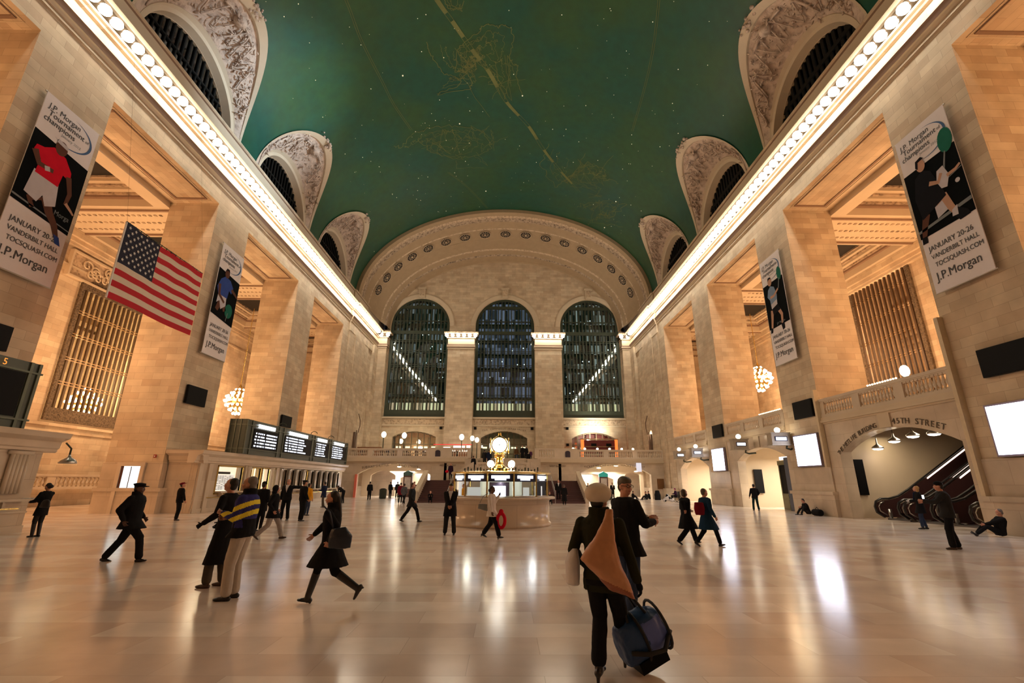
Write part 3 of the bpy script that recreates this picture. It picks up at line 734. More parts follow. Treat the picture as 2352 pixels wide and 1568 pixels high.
# great windows
def cellmat(name, cols, sx, sz, dens, strength):
    m = bpy.data.materials.new(name); m.use_nodes = True; t = m.node_tree; t.nodes.remove(t.nodes['Principled BSDF'])
    g = N(t, 'ShaderNodeNewGeometry'); s = N(t, 'ShaderNodeSeparateXYZ'); t.links.new(g.outputs['Position'], s.inputs[0])
    def fl(i, sc):
        a = N(t, 'ShaderNodeMath', operation='MULTIPLY'); a.inputs[1].default_value = 1/sc; t.links.new(s.outputs[i], a.inputs[0])
        b = N(t, 'ShaderNodeMath', operation='FLOOR'); t.links.new(a.outputs[0], b.inputs[0]); return b
    c = N(t, 'ShaderNodeCombineXYZ'); t.links.new(fl(0, sx).outputs[0], c.inputs[0]); t.links.new(fl(2, sz).outputs[0], c.inputs[1])
    w = N(t, 'ShaderNodeTexWhiteNoise', noise_dimensions='2D'); t.links.new(c.outputs[0], w.inputs['Vector'])
    cr = N(t, 'ShaderNodeValToRGB'); cr.color_ramp.interpolation = 'CONSTANT'
    el = cr.color_ramp.elements
    el[0].position = 0; el[0].color = (*cols[0], 1); el[1].position = dens; el[1].color = (*cols[1], 1)
    for k, cc in enumerate(cols[2:]):
        e = el.new(dens+(1-dens)*(k+1)/(len(cols)-1)); e.color = (*cc, 1)
    t.links.new(w.outputs['Value'], cr.inputs[0]); e = N(t, 'ShaderNodeEmission'); e.inputs[1].default_value = strength
    t.links.new(cr.outputs[0], e.inputs[0]); t.links.new(e.outputs[0], t.nodes['Material Output'].inputs[0]); return m
CITY = [cellmat('far_lit_floors_green', [(0.006, 0.01, 0.008), (.03, .035, .025), (.10, .10, .08), (.35, .36, .40)], .31, 1.55, .35, .40),
        cellmat('far_lit_floors_blue', [(0.008, 0.01, 0.016), (.05, .055, .09), (.16, .17, .26), (.30, .31, .48)], .38, 1.5, .15, .5),
        cellmat('far_lit_floors_grey', [(0.006, 0.008, 0.008), (.05, .04, .035), (.16, .14, .12), (.5, .5, .48)], .31, 1.55, .35, .55)]
LITROW = cellmat('lit_lower_row', [(.10, .08, .05), (.9, .72, .42), (.7, .45, .3), (1, .85, .55)], .27, 5, .3, 1.0)
for wi, (c, h) in enumerate(HOL):
    z0, zs, zt = 10.25, 23.55, 27.85
    fb = B(); yy = 64.75
    def hz(x): return zs+4.3*math.sqrt(max(0, 1-(x/4.3)**2))
    # outer frame, bars in pairs, transoms
    sweep(fb, [(4.3, 0), (3.98, 0), (3.98, .3), (4.3, .3)], lambda t, p: (c+p[0]*math.cos(t), yy-.15+p[1], zs+p[0]*math.sin(t)), 0, PI, 28)
    for s in (-1, 1): box(fb, *sorted((c+s*4.3, c+s*3.95)), yy-.15, yy+.15, z0, zs)
    box(fb, c-4.31, c+4.31, yy-.18, yy+.16, z0-.01, 11.25)
    nb = 17
    for k in range(nb):
        x = -3.95+7.9*k/(nb-1); top = min(hz(x), 27.7)
        w = .075
        box(fb, c+x-w, c+x+w, yy-.1, yy+.1, 11.2, top)
    for zz in (13.3, 15.4, 17.6, 19.7, 21.3):
        for dz in (-.12, .12): box(fb, c-4.1, c+4.1, yy-.16, yy-.02, zz+dz-.035, zz+dz+.035)
    for zz, hh in ((22.35, .5), (24.3, .12), (26.3, .45)):
        ww = 4.1 if zz < zs else 4.3*math.sqrt(max(0, 1-((zz-zs)/4.3)**2))
        box(fb, c-ww, c+ww, yy-.16, yy+.1, zz, zz+hh)
    fr = struct('window_%d' % (20+wi), fb, IRON)
    # inner walkway floors between the two skins of glass
    ib = B()
    for zz in (12.9, 15.0, 17.2, 19.3, 21.4, 23.9): box(ib, c-4.3, c+4.3, 65.3, 66.6, zz, zz+.28)
    for k in range(10): box(ib, c-4.1+k*.9, c-4.02+k*.9, 66.2, 66.4, z0, 27.5)
    obj('walkway_floors', ib, IRON, fr)
    gb = B(); plate(gb, arch(c-4.25, c+4.25, 10.3, zs, zt-.05, 24), [], lambda u, v: (u, yy+.14, v), lambda u, v: (u, yy+.16, v))
    obj('window_glass', gb, GLASSW, fr)
    cb = B(); box(cb, c-4.4, c+4.4, 66.9, 67.0, 12.6, 28)
    obj('lit_building_beyond', cb, CITY[wi], fr)
    lb = B(); box(lb, c-4.3, c+4.3, 66.8, 66.9, 11.0, 12.6); obj('lit_lower_floor', lb, LITROW, fr)
    lb = B(); rr = random.Random(wi)
    for zz in (13.9, 16.1, 18.3, 20.4, 22.7, 24.6):
        for k in range(rr.choice((2, 3, 4))):
            x = rr.uniform(-3.6, 3.6)
            if zz < hz(x)-.4: ball(lb, (c+x, 66.0, zz+rr.uniform(-.1, .5)), .09, (1, 1, 1), 1)
    obj('walkway_lamps', lb, glow('walkway_lamp_%d' % wi, (.85, .95, 1), 3.5), fr)
bm = B(); box(bm, -18.5, 18.5, 68, 68.2, 4, 30); struct('wall_outer', bm, DARK)
# doors in the far wall behind the balcony
DCOL = [plain('door_bay_interior', (0.45, 0.25, 0.14), .6), plain('door_glass_dark', (0.10, 0.10, 0.07), .2), plain('dark_red_interior', (0.20, 0.03, 0.02), .5)]
for di, (x0, x1, zs, zt) in enumerate(((-15.2, -9.25, 7.55, 8.3), (-3.1, 3.25, 7.45, 8.4), (9.35, 15.4, 7.45, 8.3))):
    fb = B(); n = 7; zc = 6.6; cx = (x0+x1)/2
    for k in range(n+1):
        x = x0+(x1-x0)*k/n; zz = zs+(zt-zs)*(1-((x-cx)/((x1-x0)/2))**2)
        box(fb, x-.06, x+.06, 64.9, 65.05, 4.2, zz)
    box(fb, x0, x1, 64.85, 65.05, zc-.07, zc+.07); box(fb, x0, x1, 64.85, 65.05, 5.3, 5.42)
    for k in range(13):
        x = x0+(x1-x0)*k/12; zz = zs+(zt-zs)*(1-((x-cx)/((x1-x0)/2))**2)
        if k: box(fb, px, x, 64.85, 65.08, (zz+pz)/2-.12, (zz+pz)/2)
        px, pz = x, zz
    d = struct('door_%d' % (1+di), fb, plain('brown_bronze_frame_%d' % di, (0.12, 0.085, 0.045), .45, .4))
    gb = B(); box(gb, x0, x1, 65.06, 65.08, 4.2, zs); obj('door_glass', gb, GLASS, d)
    rb = B(); box(rb, x0-.2, x1+.2, 67.3, 67.4, 4.2, 8.6, 0); obj('room_beyond', rb, DCOL[di], d)
    lb = B()
    for k in range(5):
        x = x0+.5+(x1-x0-1)*k/4; box(lb, x-.35, x+.35, 66.4, 66.5, 6.2, 6.42)
    obj('ceiling_strip_light', lb, glow('door_strip_%d' % di, (1, .85, .5), 2.2 if di != 2 else .5), d)
    lamp('entrance_lamp', 'POINT', (cx, 66.2, 5.8), (160, 90, 60)[di], WARM, .4)

# ---------------------------------------------------------------- far balcony, arches and stairs
BY = 54.0
bm = B()
arches = [(-16.3, -8.1, 2.45, 3.62), (8.6, 16.7, 2.6, 3.82)]
def wallpoly(x0, x1, a):
    a0, a1, zs, zt = a
    return [(x0, 0), (a0, 0)] + segarch(a0, a1, 0, zs, zt)[:1:-1] + [(a1, 0), (x1, 0), (x1, 4.3), (x0, 4.3)]
plate(bm, wallpoly(-18.3, -3.9, arches[0]), [], lambda u, v: (u, BY, v), lambda u, v: (u, BY+.6, v))
plate(bm, wallpoly(3.9, 18.3, arches[1]), [], lambda u, v: (u, BY, v), lambda u, v: (u, BY+.6, v))
for x0, x1 in ((-18.3, -3.9), (3.9, 18.3)):
    box(bm, x0, x1, BY-.12, BY+.1, 3.72, 3.86, 1); box(bm, x0, x1, BY-.3, BY+.1, 3.86, 3.98, 1); box(bm, x0, x1, BY-.22, BY+.1, 3.98, 4.28, 1)
    for ac in (-12.2, 12.65):
        if x0 < ac < x1: box(bm, ac-.35, ac+.35, BY-.08, BY, 3.55, 3.75, 1)
bs = B(); box(bs, -18.3, 18.3, BY+.02, WY, 4.06, 4.25); struct('floor_balcony', bs, MARB)
# back wall of the passages with two openings each
for x0, x1 in ((-18.3, -6.5), (6.5, 18.3)):
    box(bm, x0, x1, 63.0, 63.3, 0, 4.05)
box(bm, -6.6, -6.3, BY, 63.2, 0, 4.05); box(bm, 6.3, 6.6, BY, 63.2, 0, 4.05)
struct('wall_far_lower', bm, [MARB, PLAST])
# passage linings
bm = B()
plate(bm, [(-17, 0), (-6.6, 0), (-6.6, 4), (-17, 4)], [segarch(-16.0, -13.0, .02, 2.4, 2.95), segarch(-12.4, -7.0, .02, 2.1, 2.75)], lambda u, v: (u, 58.6, v), lambda u, v: (u, 59.0, v))
plate(bm, [(6.6, 0), (17.3, 0), (17.3, 4), (6.6, 4)], [segarch(7.6, 13.6, .02, 2.1, 2.75), segarch(15.0, 16.9, .02, 2.6, 2.9)], lambda u, v: (u, 59.2, v), lambda u, v: (u, 59.6, v))
struct('wall_passage', bm, PLAST)
for lab, x0, x1, z, c in (('marble balustrade of the far balcony, left of the staircase', -18.25, -8.35, 4.28, 13), ('marble balustrade of the far balcony, right of the staircase', 8.45, 18.25, 4.28, 13)):
    balustrade(lab, (x0, BY-.05), (x1, BY-.05), z, thirds(x1-x0, c, .25, .6), h=1.02)
for lab, x0, x1, gr in (('short marble balustrade with arched plaque left of the stair opening', -8.35, -3.6, [(2.6, 4.3, 6)]), ('short marble balustrade with arched plaque right of the stair opening', 3.6, 8.45, [(.5, 2.2, 6)])):
    t = balustrade(lab, (x0, BY-.05), (x1, BY-.05), 4.28, gr, h=1.12)
    s = -1 if x0 < 0 else 1; xx = 1.0 if s < 0 else 3.75
    pb = B(); plate(pb, arch(xx-.28, xx+.28, .15, .68, .86, 10), [], lambda u, v: (u, -.15, v), lambda u, v: (u, -.19, v)); obj('arched_plaque', pb, plain('dark_plaque%d' % s, (.03, .02, .035), .4, noise_amt=0), t)
# stair flights, landing and central block
STEP = plain('dark_red_stair_marble', (0.10, 0.045, 0.045), .35)
for s, lab in ((-1, 'left'), (1, 'right')):
    bm = B(); nst = 12; y = 41.3; rise = 1.85/nst
    for k in range(nst): box(bm, *sorted((s*4.3, s*7.1)), y+k*.38, 46.1, k*rise, (k+1)*rise)
    fl_ = struct('floor_stair_%s' % lab, bm, STEP)
    bm = B(); box(bm, *sorted((s*4.2, s*7.4)), 46.0, 53.9, 0, 1.85); struct('floor_landing_%s' % lab, bm, MARB)
    t = thing('stair_parapet', 'sloping pale marble parapet on the outer side of the %s stair flight' % lab, 'stair parapet', (s*7.25, 41.2, 0))
    pb = B(); prism(pb, [(0, 0), (5.0, 0), (5.0, 2.6), (4.8, 2.6), (.25, .85), (0, .85)], lambda a, b: (-.15, a, b), lambda a, b: (.15, a, b)); obj('parapet_wall', pb, MARBP, t)
    pb = B(); prism(pb, [(-.05, .85), (.25, .85), (4.85, 2.62), (5.05, 2.62), (5.05, 2.75), (4.8, 2.75), (.22, .98), (-.05, .98)], lambda a, b: (-.2, a, b), lambda a, b: (.2, a, b)); obj('coping', pb, plain('pale_coping%d' % s, (.70, .58, .42), .3), t)
    t = thing('stair_handrail', 'bright metal handrail on the inner side of the %s stair flight' % lab, 'handrail', (s*4.55, 41.2, 0))
    pb = B(); tube(pb, [(0, 0, .02), (0, 0, .95), (0, 4.7, 2.75), (0, 4.7, 1.85)], .03, 6); tube(pb, [(0, .05, .6), (0, 4.65, 2.4)], .02, 6); obj('rail', pb, STEEL, t)
bm = B(); box(bm, -4.2, 4.2, 46.0, 53.9, 0, 2.55); 
for k in range(10): box(bm, -2.6, 2.6, 48.5+k*.5, 54.2, 2.55+k*.17, 2.55+(k+1)*.17)
box(bm, -4.25, 4.25, 45.85, 46.05, 1.9, 2.6)
for s in (-1, 1): box(bm, *sorted((s*2.62, s*4.0)), 50.4, 54.4, 2.56, 4.05)
box(bm, -6.2, 6.2, 54.4, 54.6, 0, 4.05)
struct('floor_stair_centre', bm, MARB)
balustrade('marble balustrade on the stair block directly behind the information booth', (-2.5, 46.0), (2.6, 46.0), 2.6, [(.25, 1.3, 4), (1.55, 2.2, 2), (2.9, 3.6, 2), (3.85, 4.8, 5)], h=.92)
for s, lab in ((-1, 'left'), (1, 'right')):
    t = thing('sloping_balustrade', 'sloping marble balustrade descending to the %s of the block behind the booth' % lab, 'balustrade', (s*2.72, 46.0, 1.86))
    pb = B(); prism(pb, [(0, 0), (s*1.75, 0), (s*1.75, .55), (s*1.5, .85), (s*.1, 1.67), (0, 1.67)], lambda a, b: (a, -.13, b), lambda a, b: (a, .13, b)); obj('sloping_wall', pb, MARBP, t)
    for k in range(3): inst(_bal, (s*(.3+.35*k), -.14, .55-.1*k), t)
# ---------------------------------------------------------------- cornice bulbs
b = B(); ball(b, (0, 0, 0), .262, (1, 1, .95), 2)
bulb0 = obj('cornice_bulb', b, BULB, None, True)
LB = 'round lit bulb in the row under the cornice ledge'
spots = []
for s, lab in ((-1, 'left'), (1, 'right')):
    y = 11.75
    while y < 61.9:
        xx = 17.60 if y < 52.1 else 17.44
        spots.append((s*xx, y, 21.64, 'round lit bulb under the cornice of the %s nave wall' % lab, 'bulbs under the %s cornice' % lab)); y += .643
for x0, x1, lab in ((-17.5, -16.55, 'far left corner'), (-8.2, -4.15, 'far pilaster left of the centre window'), (4.2, 8.3, 'far pilaster right of the centre window'), (16.65, 17.6, 'far right corner')):
    n = 2 if x1-x0 < 2 else 6
    for k in range(n):
        spots.append((x0+(x1-x0)*k/(n-1), 62.84, 21.66, 'round lit bulb on the cap of the %s' % lab, 'bulbs on the %s' % lab))
for i, (x, y, z, lab, gr) in enumerate(spots):
    o = bulb0 if i == 0 else bulb0.copy()
    if i: COL.objects.link(o)
    o.location = (x, y, z); tag(o, lab, 'bulb', gr)

# ---------------------------------------------------------------- banners
BW = plain('banner_white_cloth', (0.80, 0.76, 0.80), .8, noise_amt=.03, spec=.1)
INK = plain('banner_grey_ink', (0.06, 0.06, 0.07), .7, noise_amt=0); INKL = plain('banner_light_ink', (.42, .42, .45), .7, noise_amt=0)
BLUEINK = plain('banner_blue_ink', (0.04, 0.11, 0.27), .7, noise_amt=0); PHOTO = plain('banner_photo_black', (0.004, 0.005, 0.006), .8, noise_amt=0, spec=.05)
def pm(n, c): return plain('print_'+n, c, .8, noise_amt=.15, nscale=2.5, spec=.05)
SKIN_D, SKIN_L = pm('dark_skin', (.12, .055, .04)), pm('light_skin', (.50, .30, .22))
PRED, PWHT, PBLUE, PBLK, PGRN = pm('red', (.60, .01, .03)), pm('white', (.55, .52, .58)), pm('blue', (.04, .08, .32)), pm('black', (.012, .012, .016)), pm('green', (.02, .14, .10))
PGRY, PCOUNT = pm('grey', (.20, .22, .24)), pm('steel_blue', (.20, .28, .42))
def banner(side, y0, y1, z0, z1, label, player):
    sg = -1 if side == 'left' else 1
    W_, H_ = y1-y0, z1-z0
    t = thing('banner', label, 'banner', (sg*18.0, (y0+y1)/2, z0))
    # local frame: u to the reader's right, v up
    M = frame_mat((0, 0, 0), (0, 1, 0) if sg < 0 else (0, -1, 0), (0, 0, 1))
    nrm = (M.to_3x3() @ Vector((0, 0, 1)))
    def P3(u, v, d=0.0): return M @ Vector((u, v, d))
    bm = B(); n = 14
    for k in range(n):
        v0, v1 = H_*k/n, H_*(k+1)/n
        d0, d1 = [.04*math.sin(v*1.1) for v in (v0, v1)]
        fr_ = [bm.verts.new(P3(u, v, d)) for u, v, d in ((-W_/2, v0, 0), (W_/2, v0, 0), (W_/2, v1, 0), (-W_/2, v1, 0))]
        bk = [bm.verts.new(P3(u, v, d)) for u, v, d in ((-W_/2, v0, -.03), (W_/2, v0, -.03), (W_/2, v1, -.03), (-W_/2, v1, -.03))]
        bm.faces.new(fr_); bm.faces.new(bk[::-1])
        for a, c in ((0, 1), (1, 2), (2, 3), (3, 0)): bm.faces.new((fr_[a], bk[a], bk[c], fr_[c]))
    cl = obj('cloth', bm, BW, t)
    for hh in (H_, 0): bm = B(); tube(bm, [P3(-W_/2-.05, hh, -.05), P3(W_/2+.05, hh, -.05)], .033, 6); obj('banner_pole', bm, STEEL, t)
    def poly(name, pts, mat, d=.012, th=.004):
        bm = B(); prism(bm, [((u-.5)*W_, v*H_) for u, v in pts], lambda a, b: P3(a, b, d), lambda a, b: P3(a, b, d+th)); return obj(name, bm, mat, t)
    def limb(name, pts, mat, d, w0, w1):
        bm = B()
        L = [Vector(((u-.5)*W_, v*H_)) for u, v in pts]; m = len(L); le, ri = [], []
        for i, p in enumerate(L):
            dd = (L[min(i+1, m-1)]-L[max(i-1, 0)]).normalized(); nn = Vector((-dd.y, dd.x)); w = (w0+(w1-w0)*i/(m-1))*W_/2
            le.append(p+nn*w); ri.append(p-nn*w)
        prism(bm, [tuple(p) for p in le+ri[::-1]], lambda a, b: P3(a, b, d), lambda a, b: P3(a, b, d+.003)); return obj(name, bm, mat, t)
    def ell_(name, u, v, ru, rv, mat, d, rot=0, n=20):
        pts = []
        for k in range(n):
            a = 2*PI*k/n; x, y = ru*math.cos(a)*W_, rv*math.sin(a)*W_
            pts.append((u+(x*math.cos(rot)-y*math.sin(rot))/W_, v+(x*math.sin(rot)+y*math.cos(rot))/H_))
        return poly(name, pts, mat, d, .003)
    def T(s, u, v, size, mat, sh=0, al='LEFT', sx=1.0, off=0.0): 
        text('lettering', s, size, M @ Matrix.Translation(((u-.5)*W_, v*H_, .02)), mat, t, .002, al, sx, sh, off)
    T('J.P. Morgan', .08, .935, .345, INK, .05, sx=.90); T('Tournament', .11, .897, .345, INK, .05, sx=.92); T('of', .80, .893, .2, INK)
    T('champions', .06, .858, .345, INK, .05, sx=.92); T('January 2012', .40, .828, .17, INKL)
    # swoosh: crescent ellipse open on the left
    pts, pin = [], []
    for k in range(31):
        a = math.radians(-125+215*k/30); w = .028*math.sin(PI*k/30)
        pts.append((.53+.415*math.cos(a), .872+.092*math.sin(a))); pin.append((.53+(.415-w*1.6)*math.cos(a), .872+(.092-w*.25)*math.sin(a)))
    bm = B()
    for k in range(30):
        q = [pts[k], pts[k+1], pin[k+1], pin[k]]
        bm.faces.new([bm.verts.new(P3((u-.5)*W_, v*H_, .016)) for u, v in q])
    obj('blue_swoosh', bm, BLUEINK, t)
    vt, vb = .755, .335
    if side == 'left': ph = [(0, vb+.02), (1, vb-.02), (1, vt-.015), (0, vt+.015)]
    else: ph = [(0, vb), (1, vb), (1, vt), (0, vt)]
    poly('photo_panel', ph, PHOTO)
    if player == 0:
        poly('court_line', [(0, .375), (1, .335), (1, .34), (0, .385)], PGRY, .017)
        limb('player_leg', [(.40, .44), (.25, .40), (.33, .36)], SKIN_D, .018, .13, .08); limb('player_leg', [(.48, .45), (.60, .38), (.74, .33), (.82, .275)], SKIN_D, .019, .17, .08)
        poly('player_shoe', [(.77, .285), (.87, .28), (.93, .235), (.83, .24)], PBLUE, .02)
        poly('player_shorts', [(.18, .56), (.60, .56), (.66, .43), (.50, .40), (.42, .45), (.36, .40), (.14, .42)], PWHT, .021)
        poly('player_shirt', [(.22, .70), (.36, .735), (.58, .72), (.74, .66), (.76, .61), (.62, .62), (.60, .54), (.20, .545), (.22, .63), (.08, .66), (.10, .69)], PRED, .022)
        limb('player_arm', [(.10, .66), (.22, .60), (.46, .605)], SKIN_D, .024, .11, .07); limb('player_arm', [(.72, .63), (.82, .54), (.80, .47)], SKIN_D, .024, .10, .06)
        limb('player_hand', [(.80, .48), (.92, .455), (.98, .44)], SKIN_L, .025, .06, .03); limb('wrist_band', [(.32, .595), (.40, .605)], PWHT, .027, .08, .08)
        ell_('player_head', .47, .755, .105, .13, SKIN_D, .024); poly('head_band', [(.37, .775), (.57, .765), (.57, .785), (.38, .797)], PWHT, .027)
        T('Morga', .67, .40, .30, PGRY, sx=.85)
    elif player == 1:
        ell_('racket_head', .72, .44, .17, .2, PGRN, .018); limb('racket_shaft', [(.66, .34), (.70, .42)], PGRY, .02, .02, .02)
        limb('player_leg', [(.30, .48), (.20, .40)], SKIN_D, .018, .18, .12); limb('player_leg', [(.45, .48), (.55, .42)], SKIN_D, .018, .16, .12)
        poly('player_shorts', [(.16, .55), (.52, .55), (.55, .47), (.36, .42), (.26, .49), (.14, .46)], PWHT, .02)
        poly('player_shirt', [(.16, .68), (.34, .725), (.58, .71), (.74, .66), (.70, .60), (.58, .62), (.55, .54), (.15, .54), (.06, .60)], PBLUE, .022)
        limb('player_arm', [(.14, .63), (.20, .54), (.46, .49)], SKIN_D, .024, .12, .07); limb('player_arm', [(.68, .64), (.85, .62), (.98, .60)], SKIN_D, .024, .10, .06)
        ell_('player_head', .38, .755, .10, .13, SKIN_D, .024); poly('player_hair', [(.29, .77), (.33, .80), (.44, .80), (.47, .775), (.38, .785)], PBLK, .027)
    elif player == 2:
        poly('court_line', [(0, .37), (1, .40), (1, .42), (0, .385)], PGRY, .017); poly('court_line', [(.45, .56), (1, .60), (1, .605), (.45, .566)], PGRY, .017)
        ell_('racket_head', .87, .80, .13, .22, PGRN, .018, -.1); limb('racket_shaft', [(.72, .64), (.82, .74)], PGRY, .02, .035, .025)
        limb('player_leg', [(.22, .46), (.12, .38), (.08, .33)], SKIN_D, .018, .14, .08)
        limb('player_leg', [(.44, .50), (.60, .50), (.66, .42), (.74, .36)], SKIN_L, .021, .17, .09); poly('white_board', [(.40, .40), (.62, .42), (.62, .50), (.40, .47)], PWHT, .019)
        poly('player_shoe', [(.66, .37), (.76, .40), (.90, .36), (.92, .33), (.74, .325)], PBLK, .023); poly('player_sock', [(.66, .40), (.76, .415), (.74, .36), (.64, .365)], PWHT, .024)
        poly('player_shoe', [(.03, .34), (.13, .34), (.12, .30), (.02, .30)], PBLK, .023)
        poly('player_body', [(.20, .70), (.36, .725), (.50, .69), (.62, .54), (.64, .50), (.40, .47), (.14, .44), (.10, .58)], PBLK, .021)
        poly('player_behind', [(.60, .66), (.72, .67), (.78, .60), (.70, .54), (.60, .55), (.55, .60)], PWHT, .0235)
        limb('player_arm', [(.42, .62), (.58, .595), (.66, .635)], SKIN_L, .026, .08, .06); limb('player_arm', [(.74, .60), (.90, .605), (.99, .62)], SKIN_L, .026, .06, .04)
        ell_('player_head', .36, .757, .085, .115, SKIN_L, .024); poly('player_hair', [(.26, .76), (.29, .80), (.40, .808), (.45, .79), (.33, .785), (.30, .745)], PBLK, .027); ell_('ball', .88, .54, .04, .04, PWHT, .025)
    else:
        ell_('racket_head', .86, .79, .10, .20, PGRN, .018); limb('racket_shaft', [(.74, .66), (.84, .75)], PGRY, .02, .035, .025)
        limb('player_leg', [(.28, .50), (.22, .42), (.14, .33)], SKIN_L, .018, .14, .08); limb('player_leg', [(.56, .50), (.70, .42), (.66, .34)], SKIN_L, .018, .14, .08)
        poly('player_shoe', [(.60, .34), (.74, .345), (.74, .29), (.64, .28)], PBLK, .023); poly('player_shoe', [(.08, .35), (.18, .34), (.14, .30), (.05, .30)], PBLK, .023)
        poly('player_shorts', [(.28, .55), (.58, .55), (.68, .47), (.46, .46), (.32, .44)], PBLK, .02)
        poly('player_shirt', [(.24, .70), (.38, .725), (.54, .70), (.62, .62), (.58, .54), (.28, .52), (.26, .60), (.16, .64)], PCOUNT, .022)
        poly('shirt_hem', [(.28, .555), (.58, .575), (.58, .53), (.28, .51)], PWHT, .023)
        limb('player_arm', [(.30, .62), (.48, .62), (.72, .66)], SKIN_L, .026, .08, .06)
        ell_('player_head', .37, .765, .095, .12, SKIN_L, .024); poly('player_hair', [(.28, .78), (.31, .81), (.42, .81), (.46, .79), (.36, .795)], PBLK, .027)
        T('J.P. Morgan', .40, .36, .20, PGRY)
    T('JANUARY 20-26', .09, .255, .315, INK, sx=.88); T('VANDERBILT HALL', .10, .205, .275, INK, sx=.86); T('TOCSQUASH.COM', .13, .155, .275, INK, sx=.86)
    T('J.P.Morgan', .09, .085, .50, INK, sx=.88)
    return t
banner('left', 14.98, 17.40, 9.05, 16.5, 'white banner with player in red shirt on the near left pier', 0)
banner('left', 27.07, 29.45, 9.08, 16.45, 'white banner with player in blue shirt on the second left pier', 1)
banner('right', 15.02, 17.42, 9.2, 16.52, 'white banner with player in black on the near right pier', 2)
banner('right', 27.0, 29.28, 9.05, 16.37, 'white banner with player in grey-blue shirt on the second right pier', 3)

# ---------------------------------------------------------------- flag
FX = -15.6
fy0, fy1, fz0, fz1 = 17.32, 22.35, 8.66, 12.02
t = thing('flag', 'large United States flag hanging on wires in front of the left piers', 'flag', (FX, fy0, fz0))
FL, FH = fy1-fy0, fz1-fz0
def fpt(u, v): return (.10*math.sin(u*7+v*2)*.6*(1-v*.5), u*FL, v*FH+.02*math.sin(u*26)*(v))
cols = [plain('flag_red', (.50, .005, .02), .75, noise_amt=.05), plain('flag_cream', (.72, .62, .52), .75, noise_amt=.05), plain('flag_navy', (.008, .010, .035), .75, noise_amt=.05)]
bm = B(); NU = 40; grid = [[bm.verts.new(fpt(i/NU, j/26)) for j in range(27)] for i in range(NU+1)]
for i in range(NU):
    for j in range(26):
        canton = i < 16 and j >= 12
        bm.faces.new((grid[i][j], grid[i+1][j], grid[i+1][j+1], grid[i][j+1])).material_index = 2 if canton else (0 if (j//2) % 2 == 0 else 1)
r = bmesh.ops.extrude_face_region(bm, geom=list(bm.faces))
for v in r['geom']:
    if isinstance(v, bmesh.types.BMVert): v.co.x -= .012
obj('flag_cloth', bm, cols, t)
bm = B()
for row in range(9):
    for c in range(6 if row % 2 == 0 else 5):
        u = (.4)*((c*2+1 + (row % 2))/12); v = 12/26+14/26*((row+1)/10); p = fpt(u, v)
        st_ = []
        for k in range(10):
            a = PI/2+PI*k/5; rr = .078 if k % 2 == 0 else .031; st_.append((p[1]+rr*math.cos(a), p[2]+rr*math.sin(a)))
        prism(bm, st_, lambda a, b: (p[0]+.012, a, b), lambda a, b: (p[0]+.03, a, b))
obj('stars', bm, WHITE, t)
bm = B(); box(bm, -.02, .03, -.05, .0, -.02, FH); obj('white_hoist_band', bm, WHITE, t)
bm = B(); tube(bm, [(0, -.03, FH+.03), (0, FL, FH+.03)], .02, 6)
for yy in (0.0, FL): tube(bm, [(0, yy, FH), (-2.0, yy, 21.75-fz0)], .003, 4)
for k in range(16): tube(bm, [(0, FL*(k+.5)/16, FH-.04), (0, FL*(k+.5)/16, FH+.06)], .02, 4)
obj('hanging_wires', bm, IRON, t)

# ---------------------------------------------------------------- wall screens and panels
def panel(name, label, cat, x, y0, y1, z0, z1, mat, fr=None, d=.12):
    sg = -1 if x < 0 else 1
    t = thing(name, label, cat, (x, (y0+y1)/2, z0)); w = (y1-y0)/2; h = z1-z0
    bm = B(); box(bm, *sorted((0, -sg*d)), -w, w, 0, h); obj('housing', bm, fr or BLACK, t)
    bm = B(); m_ = .035 if fr is None else .07; box(bm, *sorted((-sg*d, -sg*(d+.012))), -w+m_, w-m_, m_, h-m_); obj('screen_face', bm, mat, t)
    return t
panel('speaker_panel', 'square black panel high on the second left pier, below the blue-shirt banner', 'panel', -18.24, 26.76, 28.54, 5.97, 7.05, BLACK)
panel('speaker_panel', 'square black panel on the third left pier, above the departure board', 'panel', -18.24, 38.6, 40.4, 6.02, 6.95, BLACK)
panel('speaker_panel', 'black panel on the near left pier above the numbered board', 'panel', -18.24, 14.95, 16.7, 6.2, 7.14, BLACK)
panel('speaker_panel', 'long black panel on the near right pier above the big white screen', 'panel', 18.24, 14.5, 16.68, 5.5, 6.56, BLACK)
panel('speaker_panel', 'square black panel on the second right pier above a white screen', 'panel', 18.24, 26.65, 28.48, 5.46, 6.5, BLACK)
panel('speaker_panel', 'square black panel on the third right pier', 'panel', 18.24, 38.42, 40.24, 5.38, 6.42, BLACK)
MAUVE = plain('silver_screen_frame', (.28, .25, .34), .3, .6, noise_amt=0)
for y0, y1, lab in ((14.6, 16.95, 'largest lit white screen, on the near right pier'), (26.62, 28.9, 'lit white screen on the second right pier'), (38.5, 40.8, 'lit white screen on the third right pier')):
    panel('light_box_screen', lab, 'screen', 18.24, y0, y1, 2.66, 4.52, SCREENW, MAUVE, .16)
# tall black notice panels inside the right arches
t = thing('notice_panel', 'tall black notice panel on the lit wall left of the escalators', 'panel', (19.22, 25.44, 1.15)); bm = B(); box(bm, -.20, .28, -.05, 0, 0, 1.82); obj('panel_face', bm, BLACK, t)
t = thing('notice_panel', 'tall dark notice panel on the cream wall inside the middle right arch', 'panel', (19.5, 36.9, 1.0)); bm = B(); box(bm, -.02, .62, -.06, 0, 0, 1.75); obj('panel_face', bm, BLACK, t)

